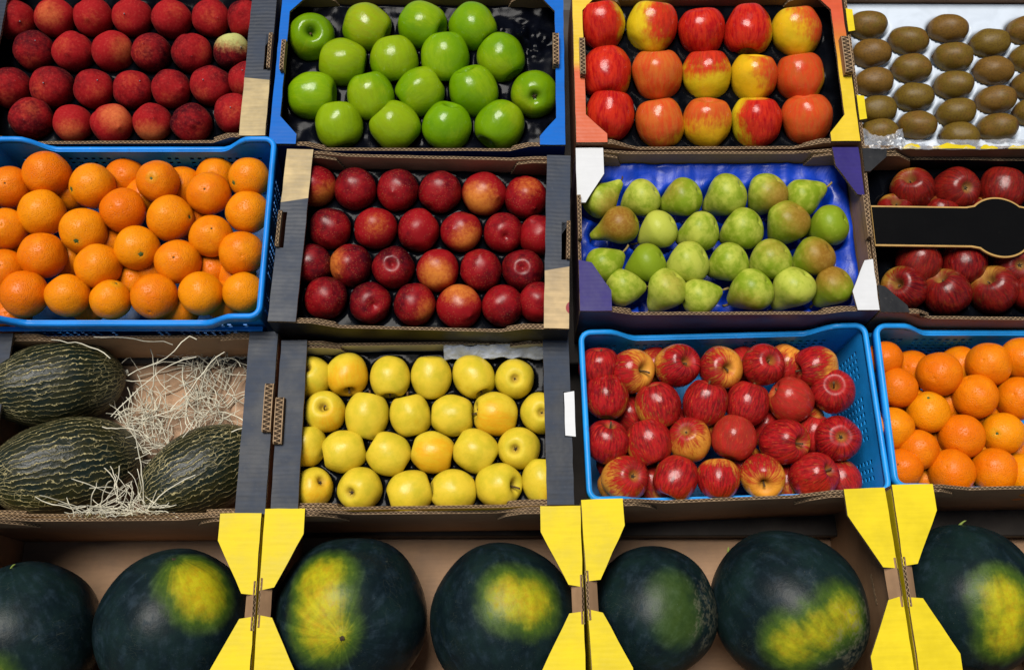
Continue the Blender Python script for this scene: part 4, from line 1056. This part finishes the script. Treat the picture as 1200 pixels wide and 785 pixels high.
# ------------------------------------------------------------------ trays and sheets (parts of their cartons)
tray(C['peach'], C['peach'].H-.040, CUPS['peach'], M['tray_black'])
tray(C['nectarine'], C['nectarine'].H-.040, CUPS['nectarine'], M['tray_black'])
k = C['green']
cr = px_local(k, 612, 45, k.w-.03)
def crumple(x, y):
    d = math.hypot(x-cr.x, (y-cr.y)*1.2); q = max(0, 1-d/.055)
    v = Vector((x*55, y*55, 1.3))
    return .016*q*abs(mnoise.noise(v)+.5*mnoise.noise(v*2.1))*1.6 + .003*abs(mnoise.noise(Vector((x*18, y*24, 4)))) + .006*max(0, (y-(k.L/2-.02))/.02)
tray(k, k.H-.038, CUPS['green'], M['film_black'], 'plastic_liner', .0036, .002, lift=crumple)
tray(C['bicolour'], C['bicolour'].H-.032, CUPS['bicolour'], M['tray_grey'])
def curl(x, y): return .0*max(0, (y-(C['kiwi'].L/2-.03))/.03)
tray(C['kiwi'], C['kiwi'].H-.024, CUPS['kiwi'], M['tray_white'], step=.0034, wr=.0002, lift=curl)
k = C['pear']
def fold(x, y): return .003*abs(mnoise.noise(Vector((x*60, y*14, 2))))+.010*max(0, (y-(k.L/2-.03))/.03)
tray(k, k.H-.042, CUPS['pear'], M['tray_blue'], wr=.0015, lift=fold)
tray(C['dark'], C['dark'].H-.046, CUPS['dark'], M['tray_black'])
tray(C['yellow'], C['yellow'].H-.038, CUPS['yellow'], M['tray_black'])
def sheet(k, name, x0, x1, y0, y1, z, amp, mat, fr=60, nx=50, ny=24, tilt=0.0, seed=0):
    bm = bmesh.new(); g = []
    for j in range(ny+1):
        row = []
        for i in range(nx+1):
            a, b = i/nx, j/ny
            x = x0+(x1-x0)*a; y = y0+(y1-y0)*b+.004*mnoise.noise(Vector((a*6, seed, 0)))*(1 if j in (0, ny) else .4)
            v = Vector((x*fr, y*fr, seed*3.1))
            zz = z+tilt*b+amp*(mnoise.noise(v)+.6*abs(mnoise.noise(v*2.3))-.3)
            row.append(bm.verts.new((x, y, zz)))
        g.append(row)
    for j in range(ny):
        for i in range(nx): bm.faces.new((g[j][i], g[j][i+1], g[j+1][i+1], g[j+1][i]))
    for f in bm.faces: f.smooth = True
    me = bpy.data.meshes.new(name); bm.to_mesh(me); bm.free()
    o = link(name, me, k.root, [mat]); sd = o.modifiers.new('thickness', 'SOLIDIFY'); sd.thickness = .0004
    return o
k = C['yellow']
a = px_local(k, 520, 412, k.w-.02); b = px_local(k, 641, 428, k.w-.02)
sheet(k, 'tissue_sheet', a.x, min(b.x, k.W/2-.008), k.L/2-.022, k.L/2-.005, k.H-.024, .007, M['tissue'], 70, 60, 14, .012, 3)
k = C['kiwi']
a = px_local(k, 1012, 172); b = px_local(k, 1205, 172)
hy = k.L/2
sheet(k, 'clear_film', -k.W/2+.004, a.x+.062, -hy-.002, -hy+.034, k.H+.002, .006, M['clear'], 75, 40, 22, -.006, 5)
sheet(k, 'clear_film', a.x+.055, k.W/2-.01, -hy-.003, -hy+.013, k.H+.003, .003, M['clear'], 75, 90, 8, .0, 6)
for (xa, xb, d0) in ((1058, 1078, .007), (1092, 1142, .008), (1148, 1168, .006), (1180, 1215, .006)):
    a = px_local(k, xa, 172).x; b = px_local(k, xb, 172).x
    poly = [(a, 0), (b, 0)]+[(b+(a-b)*t/6, d0*(rnd(.55, 1.1) if 0 < t < 6 else .3)) for t in range(7)]
    panel_part('torn_yellow_paper', poly, (0, -hy-.002, k.H+.002), (1, 0, 0), (0, .94, .34), [M['yellow_print'], M['yellow_print'], M['yellow_print']], k.root, .0006)
for (pxx, pya, pyb, wdt) in ((996, 40, 13, .009), (1009, 143, 114, .010)):
    a = px_local(k, pxx, pya); b = px_local(k, pxx, pyb)
    panel_part('yellow_tab', [(-k.W/2-.001, a.y), (-k.W/2+wdt, a.y+.002), (-k.W/2+wdt, b.y-.002), (-k.W/2-.001, b.y)], (0, 0, k.H+.006), (1, 0, 0), (0, 1, 0), [M['yellow_print'], M['kraft'], M['edge']], k.root)

# ------------------------------------------------------------------ wood wool
def straw():
    cu = bpy.data.curves.new('packing_straw', 'CURVE'); cu.dimensions = '3D'; cu.bevel_depth = .0007; cu.bevel_resolution = 0
    k = C['melon']; fl = k.base+.047
    def strand(px, py, L, ang, h0, bend, th=1.0):
        p = at(px, py, h0); q = Vector((p.x, p.y, h0)); a = ang
        sp = cu.splines.new('POLY'); n = 9; sp.points.add(n-1)
        h = h0; dh = rnd(-.004, .006)
        for i in range(n):
            wv = world(q.x, q.y, max(fl, h)); sp.points[i].co = (*wv, 1); sp.points[i].radius = th*rnd(.75, 1.25)
            a += bend/n+rnd(-.22, .22); q = q+Vector((math.cos(a), math.sin(a), 0))*L/n
            lx = to_local(k, q)
            if lx.x > k.W/2-.012: a = PI-a
            if lx.y > k.L/2-.012 or lx.y < -k.L/2+.010: a = -a
            h += dh+rnd(-.004, .004)
    def clump(n, px0, px1, py0, py1, hl, hh, La=.03, Lb=.10):
        for _ in range(n): strand(rnd(px0, px1), rnd(py0, py1), rnd(La, Lb), rnd(0, 2*PI), fl+rnd(hl, hh), rnd(-2.2, 2.2), rnd(.6, 1.25))
    clump(60, 228, 280, 408, 440, .0, .018)
    clump(60, 222, 280, 455, 490, .0, .02)
    clump(85, 150, 196, 478, 520, .0, .022, .025, .07)
    clump(36, 160, 205, 520, 545, .02, .05)
    clump(16, 190, 260, 475, 500, .0, .018)
    clump(9, 160, 215, 435, 475, .0, .01, .04, .09)
    clump(50, 95, 175, 592, 606, .085, .104, .03, .08)
    clump(22, 135, 175, 575, 600, .08, .106, .03, .08)
    for (px, py, L, a, b) in ((60, 398, .10, .2, -.6), (110, 395, .12, .0, -.5), (130, 488, .16, .9, .0), (150, 440, .13, .75, .1), (120, 500, .07, -.6, .4), (168, 590, .11, 1.4, .3), (150, 590, .13, -.2, -.4), (200, 480, .12, .9, -.3), (235, 610, .07, .6, .4), (210, 530, .12, .7, .3), (180, 560, .10, 1.2, .5)):
        strand(px, py, L, a, .0-.004, b, 1.15)
    o = bpy.data.objects.new('packing_straw', cu); COL.objects.link(o); cu.materials.append(M['straw'])
    tag(o, 'loose pale wood wool strands strewn around the netted melons', 'straw', kind='stuff')
straw()

# ------------------------------------------------------------------ the stall itself and the pavement
st = empty('display_stand', Vector((0, 0, 0)))
tag(st, 'dark stepped wooden stall bench under all the fruit boxes', 'market stall')
def slab(name, u0, u1, v0, v1, w1, th, parent):
    bm = bmesh.new()
    vs = [bm.verts.new(world(u, v, w)) for w in (w1-th, w1) for u, v in ((u0, v0), (u1, v0), (u1, v1), (u0, v1))]
    for f in ((0, 3, 2, 1), (4, 5, 6, 7), (0, 1, 5, 4), (1, 2, 6, 5), (2, 3, 7, 6), (3, 0, 4, 7)): bm.faces.new([vs[i] for i in f])
    bmesh.ops.bevel(bm, geom=list(bm.edges), offset=.002, segments=1, affect='EDGES')
    me = bpy.data.meshes.new(name); bm.to_mesh(me); bm.free(); return link(name, me, parent, [M['wood']])
rows = {1: (['peach', 'green', 'bicolour', 'kiwi'], SH1), 2: (['orange', 'nectarine', 'pear', 'dark'], SH2), 3: (['melon', 'yellow', 'gala', 'tangerine'], SH3), 4: (['box_a', 'box_b', 'box_c', 'box_d'], SH4)}
lim = {}
for r_, (ks, sh) in rows.items():
    lim[r_] = (min(C[q].c.y-C[q].L/2 for q in ks), max(C[q].c.y+C[q].L/2 for q in ks))
u0, u1 = min(C[q].c.x-C[q].W/2 for q in C)-.03, max(C[q].c.x+C[q].W/2 for q in C)+.03
for r_, (ks, sh) in rows.items():
    slab('shelf_board', u0, u1, lim[r_][0]-.006, lim[r_][1]+.004, sh-.0005, .018, st)
bot = world(0, lim[4][0]+.03, SH4-.02); topb = world(0, lim[1][1]-.03, SH1-.02)
for x in (u0+.05, u1-.05):
    for p_ in (bot, topb):
        bm = bmesh.new(); bmesh.ops.create_cube(bm, size=1)
        for v in bm.verts: v.co = Vector((x+v.co.x*.05, p_.y+v.co.y*.05, (p_.z-.005)*(v.co.z+.5)))
        bmesh.ops.bevel(bm, geom=list(bm.edges), offset=.003, segments=1, affect='EDGES')
        me = bpy.data.meshes.new('leg'); bm.to_mesh(me); bm.free(); link('leg', me, st, [M['wood']])
bm = bmesh.new(); bmesh.ops.create_grid(bm, x_segments=2, y_segments=2, size=30)
me = bpy.data.meshes.new('pavement'); bm.to_mesh(me); bm.free()
tag(link('pavement', me, None, [M['asphalt']]), 'grey pavement under the stall', 'pavement', kind='structure')

clean()
# ------------------------------------------------------------------ light, sky, camera
SUN_EL, SUN_AZ = R(75), R(-138)           # azimuth clockwise from +Y as the sky texture counts it
sd = Vector((math.sin(SUN_AZ)*math.cos(SUN_EL), math.cos(SUN_AZ)*math.cos(SUN_EL), math.sin(SUN_EL)))
wd = bpy.data.worlds.new('World'); SC.world = wd; wd.use_nodes = True
nt_ = wd.node_tree; bg = nt_.nodes['Background']
sky = nt_.nodes.new('ShaderNodeTexSky'); sky.sky_type = 'NISHITA'; sky.sun_disc = False
sky.sun_elevation = SUN_EL; sky.sun_rotation = SUN_AZ; sky.air_density = 1.0; sky.dust_density = 0.7; sky.ozone_density = 1.0
nt_.links.new(sky.outputs[0], bg.inputs[0]); bg.inputs[1].default_value = .05
ld = bpy.data.lights.new('sun', 'SUN'); ld.energy = 5.0; ld.angle = R(29); ld.color = (1, .955, .89)
lo = bpy.data.objects.new('sun', ld); COL.objects.link(lo); lo.rotation_euler = sd.to_track_quat('Z', 'Y').to_euler()
cd = bpy.data.cameras.new('camera'); cam = bpy.data.objects.new('camera', cd); COL.objects.link(cam)
cm = Matrix((RT, UPW, -FW)).transposed().to_4x4(); cm.translation = world(*CAM_D); cam.matrix_world = cm
cd.sensor_width = 36; cd.lens = 36*FPX/1200; cd.clip_start = .05; cd.clip_end = 200
SC.camera = cam
vs_ = SC.view_settings; vs_.view_transform = 'Standard'; vs_.look = 'None'; vs_.exposure = -0.42; vs_.gamma = 1
SC.cycles.max_bounces = 6; SC.cycles.diffuse_bounces = 1; SC.cycles.use_adaptive_sampling = True
